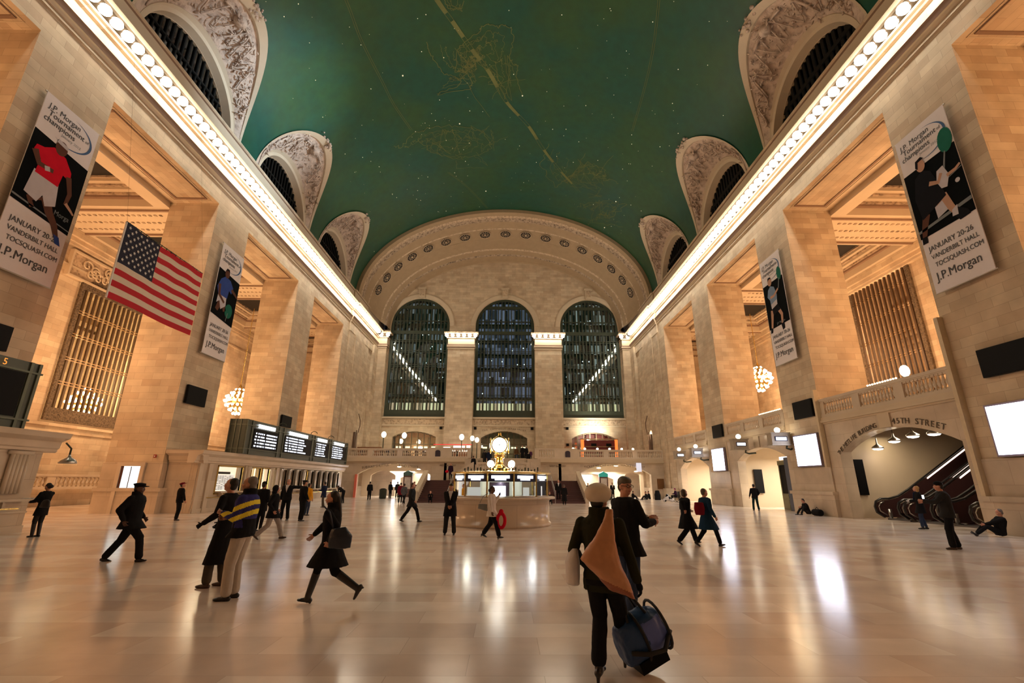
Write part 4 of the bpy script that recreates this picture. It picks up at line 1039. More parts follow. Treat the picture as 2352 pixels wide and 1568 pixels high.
# ---------------------------------------------------------------- passages behind the right arches
bm = B()
CR = (.9, .85, .7)
for n, (a0, a1, zs, zt) in enumerate(AR):
    ya, yb = a0-.1, a1+.15
    depth = 30.0 if n == 0 else 24.6
    box(bm, 18.95, depth, yb, yb+.35, 0, 5.0); box(bm, 18.95, depth, ya-.35, ya, 0, 5.0)
    if n: 
        box(bm, 18.95, depth, ya, yb, 4.35, 4.9)
        plate(bm, [(ya, 0), (yb, 0), (yb, 4.4), (ya, 4.4)], [segarch(ya+.5, ya+2.7, .02, 2.4, 3.0)], lambda u, v: (23.3, u, v), lambda u, v: (23.6, u, v))
        box(bm, 24.4, 24.6, ya, yb, 0, 4.4)
    else:
        box(bm, 29.6, 29.9, ya, yb, 0, 5.0)
struct('wall_gate_passages', bm, PLAST)
# pendant lamps over the escalator hall
b = B(); lathe(b, [(.03, .55), (.04, .3), (.06, .22), (.26, .08), (.27, .0), (.25, .0)], n=16); lamp0 = thing('pendant_lamp', 'metal-shaded pendant lamp in the arc over the escalators', 'lamp', (20.0, 20.18, 3.84), 0, 'pendant lamps over the escalators')
obj('lamp_shade', b, STEEL, lamp0, True); b = B(); lathe(b, [(.24, -.01), (.20, -.05), (.05, -.08)], n=14); obj('lamp_glass', b, glow('pendant_glow', (1, .85, .75), 9), lamp0)
b = B(); tube(b, [(0, 0, .5), (0, 0, 1.15)], .012, 5); obj('cord', b, IRON, lamp0)
for yy, zz in ((21.32, 3.92), (22.47, 3.92), (23.64, 3.78), (24.8, 3.5)): dup(lamp0, (20.0, yy, zz))
# escalators rising away through the near right arch
ESCB = plain('escalator_black_rubber', (.012, .011, .012), .3, noise_amt=0); ESCP = plain('escalator_dark_panel', (.045, .02, .02), .25, noise_amt=0.1); ESCS = plain('escalator_steel_step', (.14, .13, .13), .35, .7)
def esc_prof(off):
    pts = [(0.35+.35*math.cos(a), .62+.33*math.sin(a)) for a in [math.radians(270-30*k) for k in range(1, 6)]]
    return pts
t0 = None
for k, y in enumerate((24.75, 22.95, 21.15)):
    t = thing('escalator', ('escalator nearest the tall black panel, farthest left of three', 'middle escalator of the three under the near right arch', 'right-hand escalator of the three beside the near right pier')[k], 'escalator', (19.15, y, 0))
    for j, dy in enumerate((0.0, -1.45)):
        pb = B(); path = [(0.42, .12), (0.05, .35), (0, .62), (.1, .86), (.38, 1.0), (.8, 1.0), (1.3, 1.13), (1.9, 1.45), (7.5, 4.92)]
        tube(pb, [(a, dy, b) for a, b in path], .055, 6); obj('handrail', pb, ESCB, t, True)
        pb = B(); prism(pb, [(.45, .12), (.12, .38), (.08, .62), (.18, .82), (.42, .93), (.8, .94), (1.3, 1.06), (1.9, 1.38), (7.5, 4.85), (7.5, 3.7), (1.7, .3), (1.2, .12)], lambda a, b: (a, dy-.05, b), lambda a, b: (a, dy+.05, b)); obj('balustrade_panel', pb, ESCP, t)
        pb = B(); tube(pb, [(.52, dy-.06, .2), (.2, dy-.06, .42), (.17, dy-.06, .62), (.27, dy-.06, .78), (.48, dy-.06, .86)], .03, 6); box(pb, .6, .78, dy-.07, dy+.07, .02, .5); obj('chrome_newel_trim', pb, STEEL, t, True)
        pb = B(); prism(pb, [(3.0, 1.98), (6.2, 3.96), (6.2, 4.03), (3.0, 2.05)], lambda a, b: (a, dy-.09, b), lambda a, b: (a, dy-.06, b)); obj('light_strip', pb, glow('escalator_light_strip%d%d' % (k, j), (1, .75, .6), 2.0), t)
    pb = B(); box(pb, .5, 1.5, -1.4, -.05, 0, .06)
    for q in range(23): box(pb, 1.4+q*.265, 1.7+q*.265, -1.4, -.05, .0, .06+q*.164)
    obj('steps', pb, ESCS, t)
    pb = B(); box(pb, .55, .85, -1.70, -1.52, .25, .75); obj('yellow_notice', pb, plain('yellow_notice_%d' % k, (.75, .62, .12), .5, noise_amt=0), t)
bm = B(); prism(bm, [(1.3, 0), (7.5, 0), (7.5, 3.7), (1.7, .3)], lambda a, b: (19.15+a, 25.2, b), lambda a, b: (19.15+a, 19.0, b)); struct('wall_escalator_base', bm, ESCP)
# wall lettering
def wall_text(s, size, sg, y, z, x=18.3, arc=None, sx=1.0, off=0.0):
    M0 = frame_mat((0, 0, 0), (0, 1, 0) if sg < 0 else (0, -1, 0), (0, 0, 1))
    return text('carved_lettering', s, size, Matrix.Translation((sg*(x-.012), y, z)) @ M0, LETTER, lett_root, .008, 'CENTER', sx, 0, off)
lett_root = thing('wall_lettering', 'bronze letters over the near right arch beside the escalators', 'lettering', (0, 0, 0))
def arc_text(s, size, sg, yc, zc, R_, a0, span, x=18.3):
    # letters one by one along a shallow arc (read left to right)
    n = len(s)
    for i, ch in enumerate(s):
        if ch == ' ': continue
        a = a0+span*(i/(n-1)-.5); u = R_*math.sin(a); v = zc+R_*math.cos(a)-R_
        M0 = frame_mat((0, 0, 0), (0, 1, 0) if sg < 0 else (0, -1, 0), (0, 0, 1))
        text('letter', ch, size, Matrix.Translation((sg*(x-.012), yc+(u if sg < 0 else -u), v)) @ M0 @ Matrix.Rotation(-a, 4, 'Z'), LETTER, lett_root, .008)
arc_text('THE METLIFE BUILDING', .33, 1, 21.75, 4.47, 6.1, -.38, .50)
arc_text('45TH STREET', .37, 1, 21.75, 4.50, 7.5, .215, .33)
def flat_letters(label, items):
    t = thing('wall_lettering', label, 'lettering', (0, BY, 0))
    for s, x, z, size, tilt in items:
        text('lettering', s, size, frame_mat((x, -.02, z), (math.cos(tilt), 0, math.sin(tilt)), (-math.sin(tilt), 0, math.cos(tilt))), LETTER, t, .006)
flat_letters('bronze words SUBWAY SHUTTLE over the far left arch', [('SUBWAY SHUTTLE', -14.3, 3.32, .36, .10)])
flat_letters('bronze words 42ND STREET over the far left arch', [('42ND STREET', -10.6, 3.33, .36, -.08)])
flat_letters('bronze words TICKET MACHINES over the far right arch', [('TICKET MACHINES', 10.7, 3.5, .36, .10)])
flat_letters('bronze words TRACKS 11 TO 17 over the far right arch', [('TRACKS 11 TO 17', 14.6, 3.5, .36, -.10)])
flat_letters('bronze words WEST BALCONY left of the stair block', [('WEST BALCONY', -6.2, 3.45, .25, 0)])
flat_letters('bronze words WEST BALCONY right of the stair block', [('WEST BALCONY', 6.2, 3.45, .25, 0)])
t = thing('wall_lettering', 'two curved bronze lines of letters over the middle balcony doors', 'lettering', (0.07, WY-.02, 0))
for s, R_, zz, span, size in (('TO VANDERBILT AVENUE', 16, 9.2, .30, .33), ('THE CAMPBELL APARTMENT', 15.4, 8.72, .38, .33)):
    for i, ch in enumerate(s):
        if ch == ' ': continue
        a = span*(i/(len(s)-1)-.5)
        text('letter', ch, size, Matrix.Translation((R_*math.sin(a), 0, zz+R_*(math.cos(a)-1))) @ frame_mat((0, 0, 0), (1, 0, 0), (0, 0, 1)) @ Matrix.Rotation(-a, 4, 'Z'), LETTER, t, .006)

# gate sign boxes with globes on the right arcade
def gate_sign(label, x0, x1, y, z0):
    w = (x1-x0)/2
    t = thing('gate_sign_box', label, 'sign', ((x0+x1)/2, y, z0))
    b = B(); box(b, -w, w, -.28, .28, 0, .66); box(b, -w-.05, w+.05, -.33, .33, .66, .73); box(b, -w-.05, w+.05, -.33, .33, -.06, 0); obj('housing', b, plain('stone_grey_box_%d' % int(y), (.36, .30, .23), .5), t)
    b = B(); box(b, -w*.68, w*.68, -.31, -.28, .2, .48); obj('sign_recess', b, plain('navy_recess_%d' % int(y), (.02, .02, .06), .4, noise_amt=0), t)
    b = B(); box(b, -w*.56, w*.56, -.33, -.31, .25, .43); obj('lit_sign_face', b, PILLW, t)
    b = B(); ball(b, (0, 0, .90), .17, (1, 1, 1), 2); obj('globe', b, GLOBE, t, True)
    b = B(); tube(b, [(w-.1, 0, -.06), (w-.15, 0, -.22), (w+.1, 0, -.3), (18.3-(x0+x1)/2, 0, -.25)], .06, 6); obj('bracket', b, IRON, t)
gate_sign('grey gate sign box with globe, nearer one over the middle right arch', 16.95, 18.1, 29.5, 4.05)
gate_sign('grey gate sign box with globe, farther one over the middle right arch', 16.65, 17.7, 33.9, 4.05)
gate_sign('grey gate sign box with globe, nearer one over the farthest right arch', 16.75, 17.75, 42.0, 3.95)
gate_sign('grey gate sign box with globe, farther one over the farthest right arch', 16.7, 17.7, 46.0, 3.95)
# green-framed gate doors in the middle right arch
t = thing('gate_doors', 'tall dark gate leaves with olive lower panels in the middle right arch', 'gate', (19.8, 32.3, 0))
b = B(); box(b, -.06, .06, 0, 1.5, 0, 1.05); box(b, -.06, .06, -.1, .02, 0, 3.2); box(b, -.06, .06, 1.5, 1.6, 0, 3.2); box(b, -.1, .1, -.1, 1.6, 2.95, 3.25)
for q in (.12, .82): 
    for zz in (.08, .4, .72): box(b, -.09, -.05, q, q+.56, zz, zz+.26)
obj('olive_frame', b, plain('olive_gate_paint', (.17, .16, .08), .4), t); b = B(); box(b, -.03, .03, .02, .72, 1.05, 2.95); box(b, -.03, .03, .78, 1.5, 1.05, 2.95); obj('dark_leaf', b, BLACK, t)
b = B(); box(b, -.12, -.05, -.15, 1.2, 3.3, 3.5); obj('gate_head', b, PILLW, t)
t = thing('gate_screen', 'blue-grey folding gate leaf against the second right pier, inside the arch', 'gate', (19.2, 31.2, 0)); b = B(); box(b, -.06, .06, -.1, .9, 0, 3.4); obj('leaf', b, plain('blue_grey_gate', (.05, .065, .11), .3), t)

# ---------------------------------------------------------------- ticket office on the left
def ticket_hall(label, y0, y1, wins):
    t = thing('ticket_office', label, 'ticket office', (-15.1, y0, 0))
    b = B(); L = y1-y0; dp = 1.6
    outer = [(0, 0), (L, 0), (L, 3.0), (0, 3.0)]
    hs = [[(a, .98 if k != 'board' else 1.1), (c, .98 if k != 'board' else 1.1), (c, 2.5), (a, 2.5)] for a, c, k in wins]
    plate(b, outer, hs, lambda u, v: (0, u, v), lambda u, v: (-.35, u, v))
    box(b, -dp, -.351, -.01, .35, 0, 2.94); box(b, -dp, -.35, L-.3, L+.01, 0, 2.94); box(b, -dp, -.35, 0, L, 2.95, 3.05)
    obj('marble_front', b, MARB, t)
    b = B(); prof = [(0, 2.62), (.06, 2.66), (.06, 2.74), (.12, 2.78), (.16, 3.0), (.42, 3.12), (.45, 3.24), (.48, 3.3), (-.35, 3.3), (-.35, 2.62)]
    sweep(b, prof, lambda s, p: (p[0], s, p[1]), -.45, L+.45, 1); sweep(b, prof, lambda s, p: (s, -p[0], p[1]), -dp, .3, 1)
    obj('cornice', b, MARBP, t)
    b = B(); box(b, 0, .35, 2.0, L-.2, 1.0, 1.08)
    for k in range(int((L-2)/1.2)): box(b, .02, .26, 2.3+k*1.2, 2.38+k*1.2, .78, 1.0)
    obj('counter_ledge', b, MARBP, t)
    b = B(); box(b, -.02, .06, 0, L, 0, .22); box(b, -.02, .04, 0, L, .62, .68); obj('base_moulding', b, MARBP, t)
    b = B(); tube(b, [(.3, .8, .78), (.3, 3.0, .78)], .025, 6); tube(b, [(.3, 6.0, .78), (.3, L-.6, .78)], .025, 6); obj('brass_rail', b, BRASS, t)
    # pilaster columns between windows, lit windows and glass
    for i, (a, c, k) in enumerate(wins):
        w = B(); box(w, -.5, -.45, a-.1, c+.1, .9, 2.6)
        m = {'lit': LITT, 'dark': DKT, 'bright': BRT, 'board': BOARDT}[k]; obj('window_interior', w, m, t)
        w = B()
        for (p, q, r, s_) in ((a-.07, a, .95, 2.55), (c, c+.07, .95, 2.55), (a-.07, c+.07, 2.5, 2.58), (a-.07, c+.07, .92, .98)): box(w, -.1, .05, p, q, r, s_)
        if k in ('lit', 'dark') and c-a < 1.4:
            for q in range(4): box(w, -.12, -.09, a+(c-a)*(q+.5)/4-.012, a+(c-a)*(q+.5)/4+.012, .98, 2.5)
        obj('window_frame', w, BRASS if k != 'dark' else STEEL, t)
    for i in range(len(wins)-1):
        m_ = (wins[i][1]+wins[i+1][0])/2
        if wins[i+1][0]-wins[i][1] > .3:
            w = B(); lathe(w, [(.17, 1.08), (.19, 1.12), (.15, 1.16), (.14, 2.35), (.2, 2.42), (.2, 2.6)], (.1, m_, 0), 10); obj('half_column', w, STEEL if i > 2 else MARBP, t, True)
    return t
LITT = plain('lit_ticket_window', (.5, .42, .3), .5, em=(1, .78, .45), es=.75); BRT = plain('bright_ticket_window', (.5, .42, .3), .5, em=(1, .88, .68), es=2.4); DKT = plain('dim_ticket_window', (.10, .07, .05), .3, em=(1, .7, .4), es=.05)
BOARDT = plain('timetable_case', (.6, .6, .6), .5, em=(1, .85, .6), es=.75)
wins = [(1.6, 4.0, 'board'), (5.0, 6.1, 'lit'), (6.35, 7.2, 'bright'), (7.5, 8.3, 'lit')]
y = 9.0
for k in range(12):
    wins.append((y, y+.7, 'bright' if k == 3 else 'dark')); y += 1.18
wins = [(1.097*(24.4+a)-26.6, 1.097*(24.4+c)-26.6, k) for a, c, k in wins if 1.097*(24.4+c)-26.6 < 23.1]
th = ticket_hall('long marble ticket office under the departure board', 26.6, 50.1, wins); th.location.x = -16.6
b = B(); box(b, -.42, -.38, 2.0, 4.4, 1.15, 2.05); obj('posted_timetables', b, plain('white_timetable', (.7, .7, .72), .5, noise_amt=0, em=(1, .95, .85), es=.45), th)
b = B()
for k in range(9):
    for j in range(12):
        if random.random() < .75: box(b, -.378, -.372, 2.1+k*.25, 2.1+k*.25+.18, 1.18+j*.07, 1.205+j*.07)
box(b, -.378, -.37, 2.6, 3.9, 2.08, 2.22); obj('printed_lines', b, INK, th)
# end pilasters of the ticket office next to pier
for ya, yb in ((.05, .4), (.9, 1.25), (4.75, 5.25), (9.0, 9.5)): b = B(); box(b, -.05, .1, ya, yb, 0, 2.62); obj('pilaster', b, MARBP, th)
th2 = ticket_hall('marble ticket office with fluted pilasters at the left edge of the picture', 4.0, 17.0, [])
th2.location.x = -16.0
for k in range(5):
    b = B()
    for q in range(5): tube(b, [(.06, 12.2-k*1.5+q*.13-.26, 1.25), (.06, 12.2-k*1.5+q*.13-.26, 2.5)], .07, 6)
    box(b, 0, .12, 12.2-k*1.5-.4, 12.2-k*1.5+.4, 2.5, 2.62); obj('fluted_pilaster', b, MARBP, th2, True)
# wall lamp with a metal shade at the end of the left ticket office
t = thing('hanging_lamp', 'shaded lamp hanging from the corner of the left-edge ticket office', 'lamp', (-15.75, 17.78, 2.3))
b = B(); lathe(b, [(.04, .28), (.06, .2), (.22, .1), (.27, 0), (.26, -.04)], n=16); obj('lamp_shade', b, STEEL, t, True); b = B(); tube(b, [(0, 0, .25), (0, 0, .5), (0, -.2, .64), (0, -.26, .68)], .03, 6); obj('bracket', b, IRON, t)
# numbered green board on the left-edge ticket office
def cabinet(t, L, H_, posts, depth=1.0):
    b = B(); box(b, -depth, 0, 0, L, 0, H_); obj('cabinet', b, GREYG, t)
    b = B()
    for p in posts: box(b, 0, .05, p-.05, p+.05, 0, H_)
    for zz in (.32, H_-.34): box(b, -depth-.02, .06, -.03, L+.03, zz-.03, zz+.03)
    for xx in (-depth, -depth*.66, -depth*.33): box(b, xx-.03, xx+.03, -.05, 0, 0, H_)
    obj('frame_rails', b, plain('olive_steel_rail', (.13, .15, .12), .35, .5), t)
t = thing('departure_board', 'dark board numbered 5 on top of the left-edge ticket office', 'departure board', (-16.0, 9.5, 3.302)); cabinet(t, 6.6, 2.25, (.1, 2.2, 4.2, 6.2, 6.5))
b = B(); box(b, .01, .03, 2.3, 4.1, .4, 1.85); box(b, .01, .03, 4.3, 6.1, .4, 1.85); obj('display_panel', b, BLACK, t)
text('board_number', '5', .30, frame_mat((.06, 5.3, 2.06), (0, 1, 0), (0, 0, 1)), plain('amber_number', (.6, .2, .03), .5, em=(1, .35, .05), es=.8, noise_amt=0), t, .003)
# main departure board
t = thing('departure_board', 'long dark departure board with four lit panels on the ticket office', 'departure board', (-15.9, 29.45, 3.302)); cabinet(t, 19.35, 2.12, (.08, .7, 4.4, 5.1, 10.3, 10.9, 14.2, 14.8, 19.0, 19.3), 1.0)
b = B()
PAN = [(1.0, 4.3, 5), (5.3, 10.2, 6), (11.0, 14.1, 6), (14.9, 18.9, 6)]
for a, c, n in PAN: box(b, .01, .04, a, c, .38, 1.62)
obj('display_panel', b, BLACK, t)
TXT = glow('lit_board_text', (.82, .86, 1), 1.7)
for pi_, (a, c, n) in enumerate(PAN):
    b = B(); box(b, .04, .08, a+(c-a)*.12, a+(c-a)*.80, 1.70, 1.94); obj('lit_header_sign', b, PILLW, t)
    rr = random.Random(pi_)
    for j in range(n):
        b = B(); zz = 1.47-j*.19 if pi_ else 1.35-j*.2
        x = a+.12
        lim = c-.25 if pi_ == 0 else a+(c-a)*rr.uniform(.66, .80)
        x += rr.uniform(0, .12)
        while x < lim:
            w = rr.uniform(.04, .07)
            if rr.random() < .88: box(b, .042, .05, x, x+w, zz-.05, zz+.045)
            x += w+.022
            if abs(x-(a+(c-a)*.12)) < .07 or abs(x-(a+(c-a)*.46)) < .09: x += .14
        obj('lit_text_row', b, TXT, t)
for k, yy in enumerate((4.8, 10.6, 14.6)):
    o = thing('gooseneck_lamp', ('small gooseneck lamp on top of the departure board, nearest', 'small gooseneck lamp in the middle of the departure board top', 'small gooseneck lamp near the far end of the board top')[k], 'lamp', (-16.2, 29.45+yy, 5.43)); b = B(); tube(b, [(0, 0, .03), (.05, 0, .2), (.2, .1, .32), (.4, .2, .25), (.45, .25, .12)], .03, 6); obj('arm', b, IRON, o)

# bright doorway in the side of the second left pier
t = thing('lit_doorway', 'bright glazed doorway in the side of the second left pier', 'door', (-19.85, 26.18, 0))
b = B(); box(b, -.72, -.52, -.1, 0, 0, 2.42); box(b, .52, .72, -.1, 0, 0, 2.42); box(b, -.74, .74, -.11, 0, 2.42, 2.62); obj('stone_surround', b, MARBP, t)
b = B(); box(b, -.52, .52, -.03, 0, 0.0, 2.42); obj('lit_opening', b, glow('doorway_light', (.85, .95, .92), 1.3), t)
b = B(); box(b, -.52, -.40, -.05, 0, 0, 2.42); box(b, -.02, .02, -.04, 0, 0, 2.4); obj('door_frame', b, plain('maroon_door_edge', (.10, .03, .02), .4), t)
t = thing('fire_alarm', 'small red alarm box on the side of the second left pier', 'alarm', (-18.75, 26.2, 2.95)); b = B(); box(b, -.07, .07, -.04, 0, -.08, .08); obj('box', b, plain('alarm_red', (.35, .01, .01), .4, noise_amt=0), t); b = B(); box(b, -.03, .03, -.06, -.04, -.03, .03); obj('strobe', b, WHITE, t)
balustrade('low warm stone balustrade along the left aisle wall', (-29.4, 27.0), (-29.4, 37.5), 1.1, [(.4, 4.6, 12), (5.2, 9.9, 14)], h=.95)

# ---------------------------------------------------------------- information booth and clock
BX, BYc = .15, 20.9
t = thing('information_booth', 'round marble information booth with lit windows in the middle of the floor', 'booth', (BX, BYc, 0))
b = B(); lathe(b, [(2.12, 0), (2.12, .12), (2.06, .14), (2.06, .98), (2.14, 1.02), (2.3, 1.04), (2.32, 1.10), (2.28, 1.13)], n=48); obj('marble_drum', b, MARB, t, True)
NS = 12; RB = 2.02
b = B(); b2 = B(); b3 = B(); b4 = B()
def bp(a, r, z): return (r*math.cos(a), r*math.sin(a), z)
for k in range(NS):
    a0 = 2*PI*(k+.5)/NS-PI/2; a1 = a0+2*PI/NS
    b = B(); tube(b, [bp(a0, RB, 1.12), bp(a0, RB, 2.05)], .035, 6); obj('brass_post', b, BRASS, t)
    for (z0, z1, m) in ((1.72, 2.0, b2),):
        q = [bp(a0, RB, z0), bp(a1, RB, z0), bp(a1, RB, z1), bp(a0, RB, z1)]; q2 = [bp(a0, RB-.06, z0), bp(a1, RB-.06, z0), bp(a1, RB-.06, z1), bp(a0, RB-.06, z1)]
        V1 = [m.verts.new(p) for p in q]; V2 = [m.verts.new(p) for p in q2]
        m.faces.new(V1); m.faces.new(V2[::-1]); [m.faces.new((V1[i], V2[i], V2[(i+1) % 4], V1[(i+1) % 4])) for i in range(4)]
    q = [bp(a0, RB-.01, 1.14), bp(a1, RB-.01, 1.14), bp(a1, RB-.01, 1.72), bp(a0, RB-.01, 1.72)]; b3.faces.new([b3.verts.new(p) for p in q])
    c = Vector(bp((a0+a1)/2, RB*math.cos(PI/NS)+.01, 1.86)); tt = Vector((-math.sin((a0+a1)/2), math.cos((a0+a1)/2), 0)); rr_ = Vector(bp((a0+a1)/2, 1, 0))
    for (w, h0, h1) in ((.36, -.02, .09), (.22, -.09, -.02)):
        v1 = [b4.verts.new(c+tt*x+Vector((0, 0, z))) for x, z in ((-w, h0), (w, h0), (w, h1), (-w, h1))]; v2 = [b4.verts.new(c+tt*x+Vector((0, 0, z))+rr_*.02) for x, z in ((-w, h0), (w, h0), (w, h1), (-w, h1))]
        b4.faces.new(v2); b4.faces.new(v1[::-1]); [b4.faces.new((v1[i], v1[(i+1) % 4], v2[(i+1) % 4], v2[i])) for i in range(4)]
obj('dark_header', b2, plain('navy_header', (.01, .012, .035), .35, noise_amt=0), t); obj('window_panes', b3, GLASS, t); obj('lit_sign_face', b4, PILLW, t)
b = B(); lathe(b, [(2.0, 2.0), (2.14, 2.02), (2.16, 2.08), (2.0, 2.12), (1.2, 2.16), (.3, 2.2)], n=36); obj('roof', b, BRASS, t)
b = B(); lathe(b, [(2.04, 1.1), (2.06, 1.16), (2.0, 1.18)], n=36); obj('sill', b, STEEL, t)
b = B(); lathe(b, [(.9, 1.0), (.9, 2.0)], n=12); obj('inner_core', b, plain('booth_core', (.45, .40, .30), .5, em=(.9, .95, .8), es=.35), t)
b = B(); box(b, -.45, .35, -1.5, -1.35, 1.12, 1.7); obj('display_cabinet', b, plain('dark_cabinet', (.04, .03, .06), .4, noise_amt=0), t)
b = B(); box(b, -.32, .2, -1.53, -1.5, 1.18, 1.55); obj('lit_monitor', b, SCREENW, t)
b = B(); box(b, -1.35, -.8, -1.25, -1.2, 1.15, 1.5); box(b, .9, 1.15, -1.4, -1.36, 1.15, 1.5); box(b, 1.4, 1.7, -1.0, -.95, 1.15, 1.55); box(b, -1.72, -1.5, -1.05, -1.0, 1.13, 1.68); obj('white_notices', b, plain('booth_paper', (.7, .7, .68), .6, noise_amt=0, em=(1, 1, .95), es=.45), t)
lamp('booth_lamp', 'POINT', (BX, BYc-1.5, 1.66), 22, (1, .95, .8), .15); lamp('booth_lamp', 'POINT', (BX-1.3, BYc-.9, 1.66), 14, (1, .95, .8), .15); lamp('booth_lamp', 'POINT', (BX+1.3, BYc-.9, 1.66), 14, (.95, .97, 1), .15)
t = thing('booth_clock', 'four-faced brass clock with glowing dials on top of the information booth', 'clock', (BX-.08, BYc, 2.2))
b = B(); lathe(b, [(.42, 0), (.42, .06), (.30, .12), (.22, .2), (.17, .26), (.16, .48), (.22, .5), (.24, .56), (.20, .6), (.26, .66), (.16, .72)], n=24); obj('brass_pedestal', b, BRASS, t, True)
b = B(); lathe(b, [(.10, .68), (.30, .76), (.37, .9), (.385, 1.04), (.37, 1.2), (.30, 1.34), (.18, 1.42), (.1, 1.46), (.06, 1.5), (.08, 1.54), (.03, 1.62)], n=24); obj('brass_case', b, BRASS, t, True)
for k in range(4):
    d = B(); lathe(d, [(.31, 0), (.31, .03), (.005, .06)], n=28); o = obj('dial', d, glow('clock_dial_%d' % k, (1, .97, .86), 6.0), t)
    M = Matrix.Rotation(PI/2*k, 4, 'Z') @ Matrix.Translation((0, -.385, 1.04)) @ Matrix.Rotation(PI/2, 4, 'X'); o.matrix_basis = M
    d = B(); box(d, -.012, .012, -.05, .17, .062, .068); box(d, -.10, .03, -.012, .012, .062, .068); o2 = obj('clock_hands', d, BLACK, t); o2.matrix_basis = M
    d = B(); tube(d, [(.33*math.cos(2*PI*q/24), .33*math.sin(2*PI*q/24), .01) for q in range(25)], .03, 6); o3 = obj('bezel', d, BRASS, t, True); o3.matrix_basis = M
for k, (dx, dy) in enumerate(((-.62, -.5), (.62, -.5), (-.62, .5), (.62, .5))):
    o = thing('globe_lamp', ('front left', 'front right', 'rear left', 'rear right')[k]+' globe lamp at the foot of the booth clock', 'lamp', (BX+dx*.72, BYc+dy, 2.225))
    b = B(); ball(b, (0, 0, .22), .15, (1, 1, 1), 2); obj('globe', b, GLOBE, o, True); b = B(); lathe(b, [(.07, 0), (.03, .05), (.05, .09)], n=8); obj('base', b, BRASS, o)
o = thing('roof_figures', 'row of small dark metal ornaments around the booth roof in front of the clock', 'ornament', (BX, BYc-1.2, 2.14)); b = B()
for k in range(24):
    x = -1.5+k*.13; h = .1+.05*math.sin(k*1.7); box(b, x, x+.05, -.05+.1*abs(x)*.4, .0+.1*abs(x)*.4, 0, h)
obj('ornament_row', b, IRON, o)

# ---------------------------------------------------------------- chandeliers
def chandelier(label, x, y, z):
    t = thing('chandelier', label, 'chandelier', (x, y, z)); first = None
    m = glow('chandelier_bulb_%d' % int(abs(x*y)), (1, .88, .62), 9.0)
    for zz, r, n in ((-.9, .25, 4), (-.55, .6, 9), (-.15, .95, 14), (.25, 1.1, 16), (.65, 1.0, 14), (1.0, .65, 9), (1.35, .3, 5)):
        for q in range(n):
            a = 2*PI*q/n+zz; p = (r*math.cos(a), r*math.sin(a), zz)
            if first: inst(first, p, t)
            else: b = B(); ball(b, (0, 0, 0), .13, (1, 1, 1), 1); first = obj('bulb', b, m, t); first.location = p
    b = B(); lathe(b, [(.1, -.9), (.5, -.5), (.9, 0), (.95, .4), (.5, 1.1), (.15, 1.6), (.04, 1.9), (.03, 18.2-z)], n=16); obj('frame', b, BRASS, t)
chandelier('round chandelier of many bulbs behind the left bronze grille', -34, 37.9, 7.4)
chandelier('round chandelier of many bulbs above the departure board', -25, 43.8, 8.6)
chandelier('round chandelier of many bulbs beyond the second right pier', 25, 43.9, 11.2)
chandelier('round chandelier of many bulbs behind the right bronze grille', 33.4, 31.5, 10.6)

# ---------------------------------------------------------------- balcony lamps, speakers, restaurant
def lamp_post(label, x, y, z0, zg, r=.2):
    t = thing('globe_lamp_post', label, 'lamp', (x, y, z0+.01)); b = B(); lathe(b, [(.12, 0), (.06, .1), (.05, zg-z0-.2), (.1, zg-z0-.12)], n=8); obj('post', b, IRON, t); b = B(); ball(b, (0, 0, zg-z0+.05), r, (1, 1, 1.25), 2); obj('globe', b, GLOBE, t, True)
lamp_post('tall globe lamp post at the left end of the left balcony door', -15.2, 60, 4.25, 7.35, .3)
lamp_post('tall globe lamp post before the middle of the left balcony door', -12.6, 60, 4.25, 7.25, .3)
lamp_post('left one of two globe lamp posts beside the middle balcony door', -3.95, 60, 4.25, 6.95, .26)
lamp_post('right one of two globe lamp posts beside the middle balcony door', -3.35, 60, 4.25, 6.75, .26)
lamp_post('wide globe lamp on the bar between the left and middle balcony doors', -5.3, 60, 4.25, 7.1, .3)
for k, x in enumerate((7.7, 9.05, 10.5, 11.9, 13.3, 14.6)):
    t = thing('table_globe_lamp', '%s small globe lamp on the far balcony rail before the red restaurant' % ('first', 'second', 'third', 'fourth', 'fifth', 'sixth')[k], 'lamp', (x+.35, BY+.35, 4.28)); b = B(); lathe(b, [(.05, 0), (.03, .8), (.06, .98)], n=6); obj('stem', b, IRON, t); b = B(); ball(b, (0, 0, 1.12), .13, (1, 1, 1), 2); obj('globe', b, GLOBE, t, True)
for k, (x, z) in enumerate(((-8.6, 8.75), (-3.9, 8.75), (3.9, 8.75), (8.75, 8.8), (8.75, 6.6))):
    t = thing('wall_speaker', ('small square speaker right of the left balcony door', 'small square speaker left of the middle balcony door', 'small square speaker right of the middle balcony door', 'upper small square speaker left of the red restaurant', 'lower small square speaker left of the red restaurant')[k], 'speaker', (x, WY-.1, z)); b = B(); box(b, -.17, .17, -.1, .1, -.17, .17); obj('box', b, BLACK, t)
t = thing('restaurant_bar', 'lit back bar with bottles and red signs behind the far balcony', 'bar', (-6.9, 61.5, 4.25))
b = B(); box(b, -3.4, 2.9, -.3, .3, 0, 1.1); obj('counter', b, plain('bar_wood', (.22, .08, .04), .4), t)
b = B(); rr = random.Random(5)
for k in range(34):
    x = -3.3+k*.18; h = rr.uniform(.12, .3); box(b, x, x+.1, .1, .2, 1.1+.1, 1.1+.1+h)
obj('bottles', b, plain('lit_bottles', (.5, .5, .45), .2, em=(1, .9, .8), es=.9), t)
b = B(); box(b, .4, 1.9, .25, .3, 1.45, 1.95); box(b, -.9, .0, .25, .3, 1.5, 1.8); box(b, 2.1, 2.6, .25, .3, 1.3, 2.0); obj('lit_sign', b, glow('warm_bar_sign', (1, .75, .6), 2.0), t)
